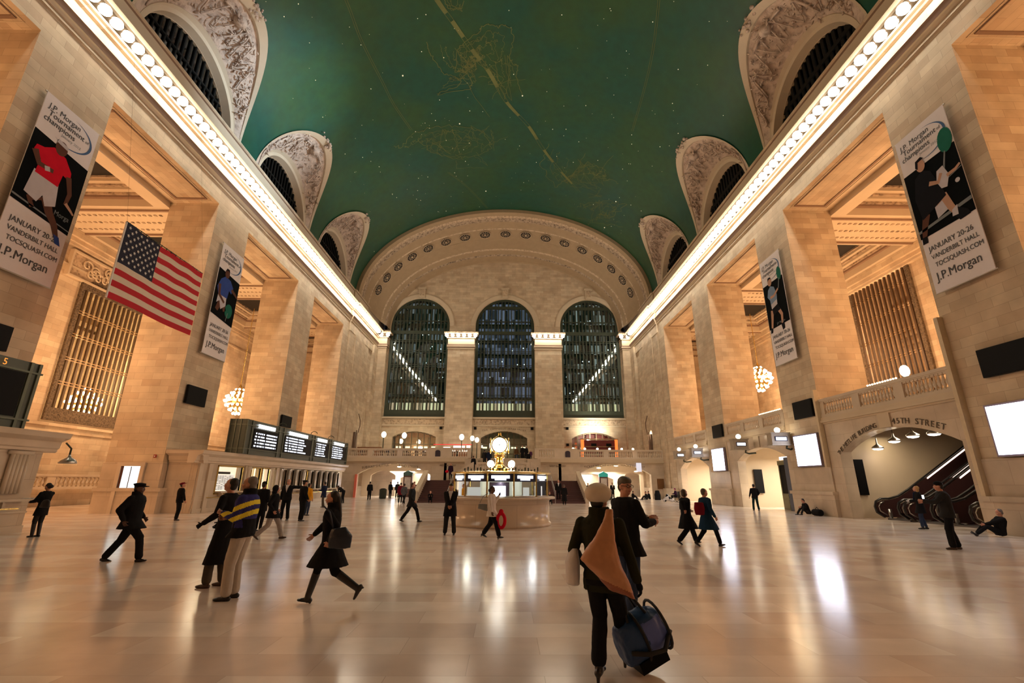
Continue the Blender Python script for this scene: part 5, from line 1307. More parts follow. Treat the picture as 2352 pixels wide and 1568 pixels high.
b = B(); box(b, -2.2, 2.9, .22, .28, 2.05, 2.15); box(b, -.6, -.1, .18, .24, 1.2, 1.5); obj('red_trim', b, plain('bar_red', (.6, .02, .03), .5, em=(1, .05, .05), es=.5), t)
t = thing('red_restaurant', 'red restaurant front with lit orange posts on the right of the far balcony', 'restaurant', (12.6, 62.4, 4.26))
b = B(); box(b, -2.0, 2.2, 0, .1, 1.0, 2.8); obj('red_wall', b, plain('restaurant_red', (.14, .008, .006), .5, noise_amt=0), t)
gop = glow('orange_post', (1, .16, .03), 1.6)
for xa, xb in ((-2.35, -1.95), (2.15, 2.5)): b = B(); box(b, xa, xb, -.1, .1, 0, 2.9); obj('lit_orange_post', b, gop, t)
b = B(); box(b, -2.4, 2.6, -.15, .15, 2.9, 3.02); box(b, -1.95, 2.15, -.12, -.05, 1.95, 2.02); obj('lintel', b, plain('tan_lintel', (.4, .25, .12), .5), t)
b = B(); box(b, -1.0, -.3, -.03, 0, 1.9, 2.4); box(b, 1.0, 1.7, -.03, 0, 1.9, 2.4); box(b, -2, 2.1, -.2, -.02, .9, 1.1); obj('dark_cabinet', b, BLACK, t)
for s, lab in ((-1, 'left'), (1, 'right')):
    t = thing('wall_niche_lantern', 'tall bracket with dark figure on the %s wall by the far corner' % lab, 'bracket', (s*18.0, 57.4, 5.2)); b = B()
    box(b, -.12, .12, -.5, .5, 0, 2.2); tube(b, [(-s*.15, .5, 2.2), (-s*.3, .5, 3.0), (-s*.4, .2, 3.6), (-s*.3, -.4, 4.4)], .05, 6); tube(b, [(-s*.15, -.5, 0), (-s*.3, -.5, 2.4)], .06, 6); obj('frame', b, plain('brown_bracket%d' % s, (.14, .08, .05), .5), t)
t = thing('wall_plaque', 'brown bronze plaque on the wall right of the far right arch', 'plaque', (17.7, BY-.03, 1.05)); b = B(); box(b, -.38, .38, -.03, .03, 0, 1.1); obj('plate', b, plain('plaque_bronze', (.20, .09, .03), .4, .3), t)
t = thing('hanging_sign', 'small lit bluish sign hanging before the far right arch', 'sign', (15.3, BY-.3, 2.9)); b = B(); box(b, -.28, .28, -.04, .04, 0, .95); obj('face', b, plain('pale_blue_sign', (.6, .6, .8), .4, em=(.8, .85, 1), es=.5, noise_amt=0), t); b = B(); tube(b, [(0, 0, .95), (0, .2, 1.1)], .02, 5); obj('hook', b, IRON, t)
t = thing('red_light_pillar', 'reddish lit pillar strip at the left end of the far left arch', 'pillar', (-16.25, BY-.25, 0)); b = B(); box(b, -.12, .12, -.12, .12, 0, 2.45); obj('shaft', b, plain('red_pillar', (.35, .08, .04), .4, em=(1, .15, .08), es=.12), t)
# poster kiosks, bins, ceiling lamps in the passages
for k, (x, y, hcol, lab) in enumerate(((-11.0, 56.3, (.05, .10, .09), 'tall poster kiosk with dark pediment in the far left passage'), (11.75, 56.3, (.02, .30, .26), 'tall poster kiosk with teal head in the far right passage'))):
    t = thing('poster_kiosk', lab, 'kiosk', (x, y, 0)); b = B(); box(b, -.5, .5, -.25, .25, 0, 2.35); obj('case', b, plain('brown_kiosk%d' % k, (.10, .04, .03), .4), t)
    b = B(); box(b, -.52, .52, -.28, .28, 2.35, 2.68); prism(b, [(-.55, 2.68), (.55, 2.68), (0, 2.95)], lambda a, c: (a, -.28, c), lambda a, c: (a, .28, c)); obj('head', b, plain('kiosk_head%d' % k, hcol, .4, em=hcol, es=.3 if k else 0, noise_amt=0), t)
    b = B(); box(b, -.36, .36, -.28, -.25, .9, 2.2); obj('poster', b, plain('poster_print%d' % k, (.45, .40, .36), .5, noise_amt=.5, nscale=5), t)
for k, (x, y, lab) in enumerate(((-12.35, 50.6, 'dark round litter bin before the far left arch'), (11.15, 51.0, 'dark litter bin before the far right arch'))):
    t = thing('litter_bin', lab, 'bin', (x, y, 0)); b = B(); lathe(b, [(.30, 0), (.36, .05), (.38, .85), (.40, .9), (.36, .93)], n=16); obj('drum', b, plain('bin_green%d' % k, (.03, .035, .02), .5), t, True); b = B(); lathe(b, [(.30, .9), (.28, .98), (.1, 1.02)], n=14); obj('lid', b, BLACK, t, True)
for k, (x, y, z, lab) in enumerate(((-11.8, 54.9, 3.3, 'flush ceiling lamp at the crown of the far left arch'), (-9.6, 55.2, 3.05, 'second ceiling lamp inside the far left arch'), (11.0, 54.9, 3.3, 'ceiling lamp at the left crown of the far right arch'), (13.0, 54.9, 3.55, 'ceiling lamp at the crown of the far right arch'), (15.4, 55.3, 2.95, 'low lamp at the right side of the far right arch'))):
    t = thing('ceiling_lamp', lab, 'lamp', (x, y, z)); b = B(); lathe(b, [(.02, .08), (.22, .05), (.25, 0), (.1, -.05)], n=12); obj('bowl', b, glow('passage_bowl_%d' % k, (1, .9, .7), 7), t, True); b = B(); tube(b, [(0, 0, .05), (0, 0, 4.05-z)], .02, 5); obj('stem', b, IRON, t)
# ticket machine row and lit signs in the passages
for k, (x0, x1, y, z0, z1, lab) in enumerate(((-9.4, -7.2, 58.5, 1.7, 2.35, 'white lit sign over the inner opening of the far left passage'), (9.0, 10.4, 59.1, 1.9, 2.5, 'white lit sign over ticket machines in the far right passage'), (-13.3, -12.7, 58.5, 1.1, 1.9, 'small white lit sign between the doors of the far left passage'))):
    t = thing('lit_passage_sign', lab, 'sign', ((x0+x1)/2, y-.06, z0)); b = B(); box(b, -(x1-x0)/2, (x1-x0)/2, -.04, .04, 0, z1-z0); obj('face', b, SCREENW, t)
# string of small lights along the near right balustrade, with a white shell-like globe
t = thing('light_string', 'row of small warm lights on the balustrade rail over the escalators', 'lights', (18.4, 20.5, 6.36)); b = B(); ball(b, (0, 0, 0), .05, (1, 1, 1), 1); sb = obj('bulb', b, glow('string_bulb', (1, .7, .45), 4), t); sb.location = (0, .3, .05)
for k in range(1, 12): inst(sb, (0, k*.16+.3, .05), t)
b = B(); tube(b, [(0, .2, .01), (0, 2.2, .01)], .008, 4); obj('wire', b, IRON, t)
t = thing('oval_lamp', 'white oval lamp standing on the rail above the escalators', 'lamp', (18.4, 20.25, 6.34)); b = B(); ball(b, (0, 0, .28), .28, (.7, .7, 1), 2); obj('globe', b, glow('oval_lamp_glow', (1, .93, .75), 2.2), t, True)
t = thing('light_string', 'row of small warm lights on the balustrade rail of the middle right arch', 'lights', (18.4, 30.3, 6.36)); 
for k in range(14): inst(sb, (0, k*.2, .05), t)
b = B(); tube(b, [(0, -.1, .01), (0, 2.8, .01)], .008, 4); obj('wire', b, IRON, t)
# ---------------------------------------------------------------- people
def cloth(name, c, r=.9): return plain(name, c, r, noise_amt=.12, nscale=9, spec=.12)
CB = cloth('black_wool', (.010, .010, .012)); CG = cloth('charcoal_cloth', (.022, .022, .024)); CNAVY = cloth('navy_cloth', (.012, .018, .045)); COLV = cloth('dark_olive_tweed', (.022, .023, .012))
CBE = cloth('cream_chino', (.48, .42, .36)); CLG = cloth('pale_grey_cloth', (.34, .31, .30)); CJ = cloth('blue_jeans', (.03, .045, .09)); CW = cloth('white_jacket_cloth', (.70, .64, .60)); CSH = cloth('shirt_white', (.62, .60, .62))
CY = cloth('yellow_jacket', (.75, .36, .02)); CBL = cloth('petrol_blue_coat', (.010, .035, .075)); CRD = cloth('dark_red_cloth', (.16, .008, .02)); CRED = cloth('red_cloth', (.55, .01, .03)); CBR = cloth('brown_cloth', (.12, .065, .03)); CTAUPE = cloth('taupe_trouser', (.075, .06, .045))
CSTR = [cloth('jacket_navy_panel', (.035, .035, .16)), cloth('jacket_yellow_stripe', (.75, .62, .06))]
LEA = plain('black_shoe_leather', (.012, .010, .012), .3, noise_amt=0); LEAB = plain('brown_shoe_leather', (.06, .03, .02), .35, noise_amt=0)
SK = [plain('skin_fair', (.55, .27, .19), .5, noise_amt=.05), plain('skin_tan', (.42, .20, .12), .5, noise_amt=.05), plain('skin_dark', (.10, .045, .03), .45, noise_amt=.05)]
HB, HBR, HGY, HBL, HGR = [plain(n, c, .6, noise_amt=.2, nscale=30) for n, c in (('hair_black', (.012, .009, .008)), ('hair_brown', (.06, .03, .015)), ('hair_grey', (.16, .14, .13)), ('hair_blonde', (.42, .24, .08)), ('hair_salt', (.09, .075, .06)))]
EYEW = plain('eye_white', (.6, .58, .55), .3, noise_amt=0); LIP = plain('lips', (.32, .07, .06), .4, noise_amt=0)
def tcap(bm, p0, p1, r0, r1, n=10, sub=2):
    p0, p1 = Vector(p0), Vector(p1)
    ball(bm, p0, r0, (1, 1, 1), sub); ball(bm, p1, r1, (1, 1, 1), sub)
    if (p1-p0).length > 1e-4: tube(bm, [p0, p1], r0, n, 0, r1)
def loft(bm, rings, n=18):
    R_ = []
    for c, ax, ay in rings:
        c, ax, ay = Vector(c), Vector(ax), Vector(ay)
        R_.append([bm.verts.new(c+ax*math.cos(2*PI*k/n)+ay*math.sin(2*PI*k/n)) for k in range(n)])
    for i in range(len(R_)-1):
        for k in range(n): bm.faces.new((R_[i][k], R_[i][(k+1) % n], R_[i+1][(k+1) % n], R_[i+1][k]))
    bm.faces.new(R_[0][::-1]); bm.faces.new(R_[-1])
def fused(name, bm, mats, vox, parent=None, matf=None, smooth_it=3, wrinkle=0.0, extra=None):
    bmesh.ops.recalc_face_normals(bm, faces=bm.faces)
    me = bpy.data.meshes.new('tmp'); bm.to_mesh(me); bm.free()
    o = bpy.data.objects.new('tmp', me)
    m = o.modifiers.new('r', 'REMESH'); m.mode = 'VOXEL'; m.voxel_size = vox
    if smooth_it: s = o.modifiers.new('s', 'SMOOTH'); s.factor = .5; s.iterations = smooth_it
    out = evaluated_mesh(o)
    bpy.data.objects.remove(o, do_unlink=True); bpy.data.meshes.remove(me)
    if wrinkle:
        b = B(); b.from_mesh(out); b.normal_update()
        for v in b.verts:
            q = v.co*11; q.z *= .45
            v.co += v.normal*(noise.noise(q)*wrinkle+noise.noise(v.co*26)*wrinkle*.4)
        b.to_mesh(out); b.free()
    if extra:
        b = B(); b.from_mesh(out); extra(b); bmesh.ops.recalc_face_normals(b, faces=b.faces); b.to_mesh(out); b.free()
    out.materials.clear(); out.name = name
    for mm in (mats if isinstance(mats, (list, tuple)) else [mats]): out.materials.append(mm)
    for p in out.polygons:
        p.use_smooth = True; p.material_index = matf(p.center) if matf else 0
    r = bpy.data.objects.new(name, out); COL.objects.link(r)
    if parent: r.parent = parent
    return r
def ik(a, b, l1, l2, hint):
    a, b = Vector(a), Vector(b); d = b-a; L = min(d.length, (l1+l2)*.998); d.normalize()
    x = (l1*l1-l2*l2+L*L)/(2*L); h = math.sqrt(max(0, l1*l1-x*x))
    hv = Vector(hint); hv = (hv-d*hv.dot(d)); hv.normalize()
    return a+d*x+hv*h, a+d*L
def person(label, x, y, face, H=1.72, z=0.0, lean=0, feet=((-.10, 0, 0, 0), (.10, 0, 0, 0)), hands=((-.27, .06, .80), (.27, .06, .80)), hipz=.93,
           head=(0, 0), skin=0, coat=None, hem=.82, flare=.0, legs=None, leg_w=1.0, shoe=None, hair=('short', None), hat=None, vox=.016, face_d=False, matf=None, coatm=None,
           shirt=None, gloves=None, boots=False, fat=1.0, curl=40, group=None, sh=.185, scarf=None, glasses=False, heel=0.0, hand_n=None, cat='person', collar=False):
    hz = hipz
    for f in feet:
        fx, fy, fz = f[:3]; mx_ = .845
        d2 = mx_*mx_-(fy)**2-(abs(fx)-.09)**2
        hz = min(hz, math.sqrt(max(d2, .0025))*.998+fz+.085+heel) if hipz > .6 else hz
    la = math.radians(lean); dz = hz-.93
    def TT(px, py, pz):
        q = Vector((px, py, pz-.93)); return Vector((q.x, q.y*math.cos(la)+q.z*math.sin(la), .93+dz-q.y*math.sin(la)+q.z*math.cos(la)))
    ex = Vector((1, 0, 0)); ey = Vector((0, math.cos(la), -math.sin(la)))
    hips = [Vector((-.09, 0, hz)), Vector((.09, 0, hz))]
    legj = []
    for i in (0, 1):
        fx, fy, fz, fp = feet[i]; ank = Vector((fx, fy, fz+.085+heel)); kn, ank = ik(hips[i], ank, .430, .418, (fx*.3*(1 if hipz > .6 else 2), 1, .15 if hipz > .6 else 1)); legj.append((hips[i], kn, ank, fp))
    arms = []
    for i in (0, 1):
        s = -1 if i == 0 else 1; shd = TT(s*sh, 0, 1.42); tgt = Vector(hands[i]); tgt.z += 0
        el, wr = ik(shd, tgt, .29, .255, (s*.35, -1, -.25)); arms.append((shd, el, wr))
    hc = TT(0, .02, 1.615)
    HR = Matrix.Rotation(math.radians(-head[0]), 3, 'Z') @ Matrix.Rotation(math.radians(head[1]), 3, 'X')
    def HH(px, py, pz): return hc+HR @ Vector((px, py, pz))
    S = H/1.75
    # body: one continuous surface (head, neck, trunk, limbs, palms)
    bm = B()
    def hell(c, sc): ball(bm, HH(*c), 1, sc, 2, 0, HR)
    hell((0, -.008, .03), (.078, .097, .098)); hell((0, .018, -.035), (.060, .074, .080)); hell((0, .052, -.078), (.036, .032, .030)); hell((0, .06, .045), (.055, .030, .03))
    hell((0, .094, -.012), (.013, .018, .026)); hell((0, .104, -.026), (.015, .013, .012)); hell((-.077, -.005, -.012), (.010, .020, .030)); hell((.077, -.005, -.012), (.010, .020, .030))
    hell((-.036, .066, -.03), (.024, .022, .022)); hell((.036, .066, -.03), (.024, .022, .022)); hell((0, .084, -.052), (.025, .012, .010))
    tcap(bm, TT(0, -.01, 1.42), HH(0, -.015, -.05), .062, .055)
    loft(bm, [(TT(0, 0, zz), ex*w, ey*d) for zz, w, d in ((.86, .14, .10), (.95, .15, .11), (1.08, .125, .095), (1.2, .135, .10), (1.32, .16, .105), (1.42, .14, .08), (1.47, .07, .05))])
    for i in (0, 1):
        a, k, f, fp = legj[i]; tcap(bm, a, k, .075, .05); tcap(bm, k, f, .048, .036)
        sd, el, wr = arms[i]; tcap(bm, sd, el, .045, .036); tcap(bm, el, wr, .035, .025)
        d = (wr-el).normalized(); tcap(bm, wr, wr+d*.055, .026, .034)
    def fingers(b):
        for i in (0, 1):
            sd, el, wr = arms[i]; d = (wr-el).normalized(); s = -1 if i == 0 else 1
            up = Vector((-s*1.0, .15, 0)) if hand_n is None else Vector(hand_n[i])
            nrm = (up-d*up.dot(d)).normalized(); side = d.cross(nrm).normalized()
            if side.y < 0: side = -side
            c = math.radians(curl)
            for q, L in enumerate((.070, .078, .072, .058)):
                p0 = wr+d*.075+side*(.027-.018*q); d1 = d*math.cos(c*.5)+nrm*math.sin(c*.5); d2 = d*math.cos(c*1.5)+nrm*math.sin(c*1.5)
                tube(b, [p0-d*.02, p0, p0+d1*L*.5, p0+d1*L*.5+d2*L*.5], .0095, 6, 0, .0075)
            p0 = wr+d*.03+side*.026; dt = (d*.7+side*.6+nrm*.35).normalized(); tube(b, [p0-dt*.01, p0+dt*.03, p0+dt*.055+nrm*.008], .011, 6, 0, .009)
    vb = min(vox, .014)
    body = fused('person', bm, [SK[skin]]+([gloves] if gloves else []), vb if face_d else max(vb, .013), None,
                 (lambda c: 1 if any((c-(a[2])).length < .16 and (c-a[1]).length > .22 for a in arms) else 0) if gloves else None, 2, 0, fingers if vox < .02 else None)
    body.location = (x, y, z); body.rotation_euler = (0, 0, math.radians(-face)); body.scale = (S, S, S)
    tag(body, label, cat, group)
    if gloves:
        pass
    if legs:
        bm = B(); loft(bm, [(Vector((0, 0, hz+dd)), ex*w*fat, Vector((0, 1, 0))*d_*fat) for dd, w, d_ in ((-.08, .165, .115), (.02, .172, .125), (.13, .15, .11))])
        for a, k, f, fp in legj:
            tcap(bm, a, k, .092*fat, .072*leg_w); e = f+(k-f).normalized()*(.03+heel*.3 if not boots else .2)
            tcap(bm, k, e, .066*leg_w, (.058 if leg_w <= 1.05 else .066)*leg_w)
        fused('trousers', bm, legs, vox, body, None, 2, .006)
    sm = shoe or LEA
    for a, k, f, fp in legj:
        bm = B(); pr = math.radians(fp); fd = Vector((0, math.cos(pr), math.sin(pr))); up = Vector((0, -math.sin(pr), math.cos(pr))); base = f-up*(.055)
        if hipz < .6: pass
        tcap(bm, base-fd*.045, base+fd*.03, .036, .036); ball(bm, base+fd*.12-up*.008, .04, (1.05, 1.3, .62), 2, 0, Matrix.Rotation(pr, 3, 'X')); tcap(bm, base+fd*.02, base+fd*.10-up*.005, .038, .030)
        if boots: tcap(bm, f, f+(k-f)*.78, .052, .066); tcap(bm, f, base, .05, .045)
        else: tcap(bm, f, base, .042, .040)
        if heel: tube(bm, [base-fd*.045-up*.02, base-fd*.05-up*(.04+heel)], .022, 8, 0, .014)
        fused('boot' if boots else 'shoe', bm, sm, min(vox, .014), body, None, 1)
    if coat:
        bm = B(); f_ = fat
        loft(bm, [(TT(0, 0, zz), ex*w*f_, ey*d*f_) for zz, w, d in ((.90, .185, .135), (1.0, .175, .13), (1.12, .165, .13), (1.25, .18, .14), (1.35, .20, .14), (1.43, .185, .115), (1.485, .10, .085))])
        # skirt of the coat follows the hips down to the hem
        zz0 = hz+.02; hm = hem*1.0 + (dz if hem > .7 else 0)
        if hipz > .6:
            my = sum((l[1].y) for l in legj)/2*.6; sy = abs(legj[0][1].y-legj[1][1].y)*.45
            n_ = 5
            loft(bm, [(Vector((0, my*q/n_, zz0-(zz0-hm)*q/n_)), ex*(.185*f_+flare*q/n_), Vector((0, 1, 0))*(.135*f_+(flare*.8+sy*(zz0-hm)/.5)*q/n_)) for q in range(n_+1)])
        for i, (sd, el, wr) in enumerate(arms):
            tcap(bm, sd+Vector((0, 0, -.02)), el, .066*f_, .057*f_); tcap(bm, el, wr-(wr-el).normalized()*.02, .058*f_, .046)
        if collar: loft(bm, [(TT(0, -.01, 1.44), ex*.11, ey*.10), (TT(0, -.015, 1.56), ex*.105, ey*.10)])
        ms = [coat]+([shirt] if shirt else [])+(coatm or [])
        li = la
        def mf(c):
            if matf:
                r = matf(c)
                if r is not None: return r
            if shirt:
                q = Vector((c.x, c.y, c.z-.93-dz)); zz = .93+q.y*math.sin(la)+q.z*math.cos(la); yy = q.y*math.cos(la)-q.z*math.sin(la)
                if yy > .03 and zz > 1.18 and abs(c.x) < (zz-1.18)*.28: return 1
            return 0
        fused('coat' if hem < .7 else 'jacket', bm, ms, vox, body, mf if (matf or shirt) else None, 2, .008)
    if scarf:
        bm = B(); loft(bm, [(TT(0, .0, 1.44), ex*.10, ey*.10), (TT(0, 0, 1.51), ex*.085, ey*.085)]); tcap(bm, TT(.02, .11, 1.45), TT(.05, .15, 1.2), .045, .04); fused('scarf', bm, scarf, vox, body, None, 2, .006)
    hk, hcx = hair; hm_ = hcx or HB
    if hk != 'bald' and not (hat and hat[0] == 'beret' and hk == 'none'):
        bm = B()
        ball(bm, HH(0, -.030, .046), 1, (.083, .090, .092), 2, 0, HR); ball(bm, HH(0, -.055, -.01), 1, (.074, .055, .075), 2, 0, HR)
        if hk == 'long': ball(bm, HH(0, -.06, -.10), 1, (.085, .055, .15), 2, 0, HR)
        if hk == 'bun': ball(bm, HH(0, -.12, -.02), 1, (.06, .06, .065), 2, 0, HR)
        if hk == 'pony': tcap(bm, HH(0, -.10, 0), HH(0, -.15, -.28), .05, .03)
        if hk == 'bob': ball(bm, HH(0, -.03, -.02), 1, (.098, .085, .12), 2, 0, HR)
        if hk == 'full': ball(bm, HH(0, .01, .07), 1, (.082, .09, .065), 2, 0, HR)
        fused('hair', bm, hm_, min(vox, .012), body, None, 1, .004)
    if hk == 'bald' and hcx:
        bm = B(); ball(bm, HH(0, -.045, -.01), 1, (.080, .065, .06), 2, 0, HR); fused('hair', bm, hcx, min(vox, .012), body, None, 1)
    if hat:
        hk2, hmat = hat; bm = B()
        if hk2 == 'cap': 
            ball(bm, HH(0, -.012, .075), 1, (.098, .112, .062), 2, 0, HR); ball(bm, HH(0, .115, .052), 1, (.075, .075, .012), 2, 0, HR); ball(bm, HH(0, -.02, .10), 1, (.118, .13, .03), 2, 0, HR)
        elif hk2 == 'beret':
            ball(bm, HH(0, -.02, .075), 1, (.135, .145, .105), 3, 0, HR); ball(bm, HH(0, -.01, .015), 1, (.098, .11, .05), 2, 0, HR)
        elif hk2 == 'hood':
            ball(bm, HH(0, -.03, .02), 1, (.105, .11, .13), 2, 0, HR); ball(bm, HH(0, -.05, -.09), 1, (.12, .09, .08), 2, 0, HR)
        else: ball(bm, HH(0, -.012, .062), 1, (.092, .108, .085), 2, 0, HR)
        fused('hat', bm, hmat, min(vox, .012), body, None, 1)
    if face_d:
        for s in (-1, 1):
            b = B(); ball(b, HH(s*.030, .0795, .008), .0125, (1.2, .7, .75), 2, 0); ball(b, HH(s*.030, .0875, .008), .006, (1, .6, 1), 1, 1); obj('eye', b, [EYEW, BLACK], body, True)
            b = B(); ball(b, HH(s*.031, .086, .031), 1, (.020, .007, .005), 1, 0, HR); obj('eyebrow', b, hm_, body, True)
        b = B(); ball(b, HH(0, .0925, -.052), 1, (.023, .007, .0065), 2, 0, HR); obj('lips', b, LIP, body, True)
    if glasses:
        b = B()
        for s in (-1, 1):
            tube(b, [HH(s*.032+.024*math.cos(2*PI*q/12), .104, .006+.017*math.sin(2*PI*q/12)) for q in range(13)], .003, 5); tube(b, [HH(s*.056, .102, .01), HH(s*.080, .0, .012)], .003, 5)
        tube(b, [HH(-.009, .106, .01), HH(.009, .106, .01)], .003, 5); obj('glasses', b, BLACK, body)
    body['hc'] = 0; del body['hc']
    return body
def bag_blob(name, label, cat, loc, rz, pts, mat, vox=.012, extra=None, em=None, mf=None):
    bm = B(); pts(bm); o = fused(name, bm, mat, vox, None, mf, 3, .008); o.location = loc; o.rotation_euler = (0, 0, math.radians(rz)); tag(o, label, cat)
    if extra: b = B(); extra(b); obj('strap', b, em or mat, o, True)
    return o
STAND = ((-.10, .02, 0, 0), (.10, -.02, 0, 0)); WALK = ((-.08, .34, 0, 8), (.08, -.36, .05, -35)); WALK2 = ((-.08, -.36, .05, -35), (.08, .34, 0, 8))
# foreground pair and solo walkers
person('man in a dark peaked cap and black jacket striding right at left', -7.98, 11.15, 84, 1.76, feet=((-.07, -.42, .0, -8), (.08, .36, 0, 4)), hands=((-.25, .10, .88), (.27, .0, .84)), head=(-6, 0), skin=2, coat=CB, hem=.78, flare=.05, legs=CB, leg_w=1.15, hat=('cap', CB), vox=.014, fat=1.22, face_d=True, collar=True)
person('man in a long black overcoat and gloves looking up to the left', -4.46, 8.64, -86, 1.77, lean=2, feet=((-.10, .12, 0, 0), (.10, -.02, 0, 0)), hands=((-.30, .22, 1.0), (.36, .52, .72)), head=(-8, 16), skin=0, coat=CB, hem=.36, flare=.06, legs=CTAUPE, leg_w=1.1, gloves=CB, hair=('short', HB), vox=.012, face_d=True, shirt=CNAVY, shoe=LEAB)
def jm(c):
    # navy and yellow bands over the rear of the shoulders and along the sleeves
    sleeve = abs(c.x) > .185 or (abs(c.x) > .12 and c.y > .10)
    if c.z > 1.47 or c.z < 1.0: return 0
    t = c.z+c.y*.45
    if sleeve or c.y < -.02:
        if not sleeve and c.z < 1.12: return 0
        b_ = (t-1.04)/.072
        if b_ < 0: return 1 if b_ > -1.5 else 0
        return (1, 2, 1, 2, 1, 1, 0, 0)[min(7, int(b_))]
    return 0
person('man in a black jacket with navy and yellow sleeve bands, cream trousers', -3.72, 7.8, -94, 1.78, feet=((-.10, .06, 0, 0), (.10, .03, 0, 0)), hands=((-.10, .30, 1.20), (.12, .30, 1.12)), head=(-6, 8), skin=1, coat=CB, hem=.86, flare=.03, legs=CBE, leg_w=1.15, hair=('short', HGY), vox=.011, face_d=True, fat=1.18, matf=jm, coatm=CSTR, hand_n=((1, 0, 0), (-1, 0, 0)), collar=True)
person('woman in a black coat and boots striding left with a navy handbag', -2.24, 7.5, -88, 1.60, lean=3, feet=((-.06, -.50, .16, -62), (.07, .30, 0, 3)), hands=((-.22, -.05, .95), (.28, .46, .93)), head=(-4, -2), skin=0, coat=CB, hem=.56, flare=.11, legs=CB, boots=True, hair=('pony', HB), vox=.011, face_d=True, scarf=None, heel=.02, collar=True)
bag_blob('handbag', 'dark navy handbag behind the hip of the woman striding left', 'bag', (-2.0, 7.18, .94), 0, lambda bm: (loft(bm, [((0, 0, -.15), (.16, 0, 0), (0, .07, 0)), ((0, 0, 0), (.17, 0, .02), (0, .08, 0)), ((-.04, 0, .12), (.10, 0, .02), (0, .05, 0))])), plain('navy_leather', (.008, .016, .035), .35), .012,
         lambda b: tube(b, [(-.12, 0, .12), (-.2, .02, .33), (-.30, .0, .42)], .012, 6))
person('woman with a white beret and dark olive jacket seen from behind', 1.27, 4.80, 24, 1.69, lean=0, feet=((-.07, .0, 0, 0), (.10, .42, .03, 0)), hands=((-.24, .16, .98), (.36, .02, .78)), head=(12, 0), skin=0, coat=COLV, hem=.78, flare=.04, legs=CB, leg_w=1.12, hair=('short', HB), hat=('beret', cloth('white_knit', (.66, .58, .48))), vox=.010, gloves=CB, heel=.05, fat=1.0, collar=True)
def hobo(bm):
    loft(bm, [((.13, 0, -.30), (.10, 0, -.03), (0, .04, 0)), ((.09, 0, -.25), (.17, 0, -.10), (0, .08, 0)), ((.0, 0, -.12), (.22, 0, -.10), (0, .10, 0)), ((-.01, 0, .0), (.16, 0, -.05), (0, .09, 0)), ((.02, 0, .14), (.10, 0, -.02), (0, .06, 0)), ((.05, .0, .28), (.055, 0, 0), (0, .03, 0)), ((.08, .05, .40), (.035, 0, 0), (0, .02, 0))])
bag_blob('shoulder_bag', 'orange tan leather bag hanging on the back of the woman in the beret', 'bag', (1.25, 4.57, 1.06), 0, hobo, [plain('tan_leather', (.52, .25, .13), .45, noise_amt=.25, nscale=10), plain('tan_leather_base', (.30, .09, .04), .4)], .010, mf=lambda c: 1 if c.z < -.20-.42*(c.x-.02) and c.z < -.02 else 0)
bag_blob('carrier_bag', 'white cloth bag under the left arm of the woman in the beret', 'bag', (1.0, 4.86, .98), 0, lambda bm: loft(bm, [((0, 0, -.20), (.06, 0, 0), (0, .10, 0)), ((0, 0, 0), (.07, 0, 0), (0, .12, 0)), ((.02, 0, .12), (.04, 0, 0), (0, .08, 0))]), CSH, .012)
t = thing('duffel_bag', 'large blue duffel bag carried low by the woman in the beret', 'bag', (1.66, 5.06, .29))
bm = B(); loft(bm, [((-.235, 0, -.02), (0, .12, 0), (0, 0, .10)), ((-.215, 0, 0), (0, .17, 0), (0, 0, .17)), ((-.08, 0, .02), (0, .19, 0), (0, 0, .21)), ((.10, 0, .02), (0, .19, 0), (0, 0, .215)), ((.225, 0, 0), (0, .17, 0), (0, 0, .18)), ((.25, 0, -.01), (0, .10, 0), (0, 0, .10))], 24)
fused('bag_body', bm, [plain('duffel_navy', (.010, .05, .17), .5), plain('duffel_bright_blue', (.10, .15, .50), .45)], .011, t, lambda c: 1 if (c.x > .0 and c.x < .2 and c.z > -.10 and c.z < .15 and c.y < -.05) else 0, 2, .012)
bm = B()
for xx in (-.03, .215):
    tube(bm, [(xx, .20*math.cos(a), .02+.222*math.sin(a)) for a in [2*PI*q/20 for q in range(21)]], .014, 6)
for yy in (-.10, .10): tube(bm, [(-.10, yy, .20), (-.08, yy*.6, .34), (-.02, yy*.2, .42), (.06, yy*.6, .34), (.10, yy, .20)], .013, 6)
tube(bm, [(-.2, -.19, .0), (-.05, -.215, -.07), (.1, -.22, -.10), (.24, -.17, .0)], .022, 6)
obj('webbing_straps', bm, plain('black_webbing', (.01, .01, .012), .7, noise_amt=0), t, True)
bm = B(); box(bm, -.15, .15, -.12, .12, -.245, -.15); obj('base_panel', bm, BLACK, t); t.rotation_euler = (0, math.radians(-22), math.radians(12))
person('grey-haired man with glasses and black coat turning beside the beret', 1.98, 6.65, 62, 1.80, feet=((-.10, .05, 0, 0), (.10, -.12, 0, 0)), hands=((-.02, .40, 1.20), (.12, .38, 1.16)), head=(92, -3), skin=0, coat=CB, hem=.78, flare=.04, legs=CJ, leg_w=1.1, hair=('full', HGR), vox=.011, face_d=True, glasses=True, shirt=CLG, fat=1.08)
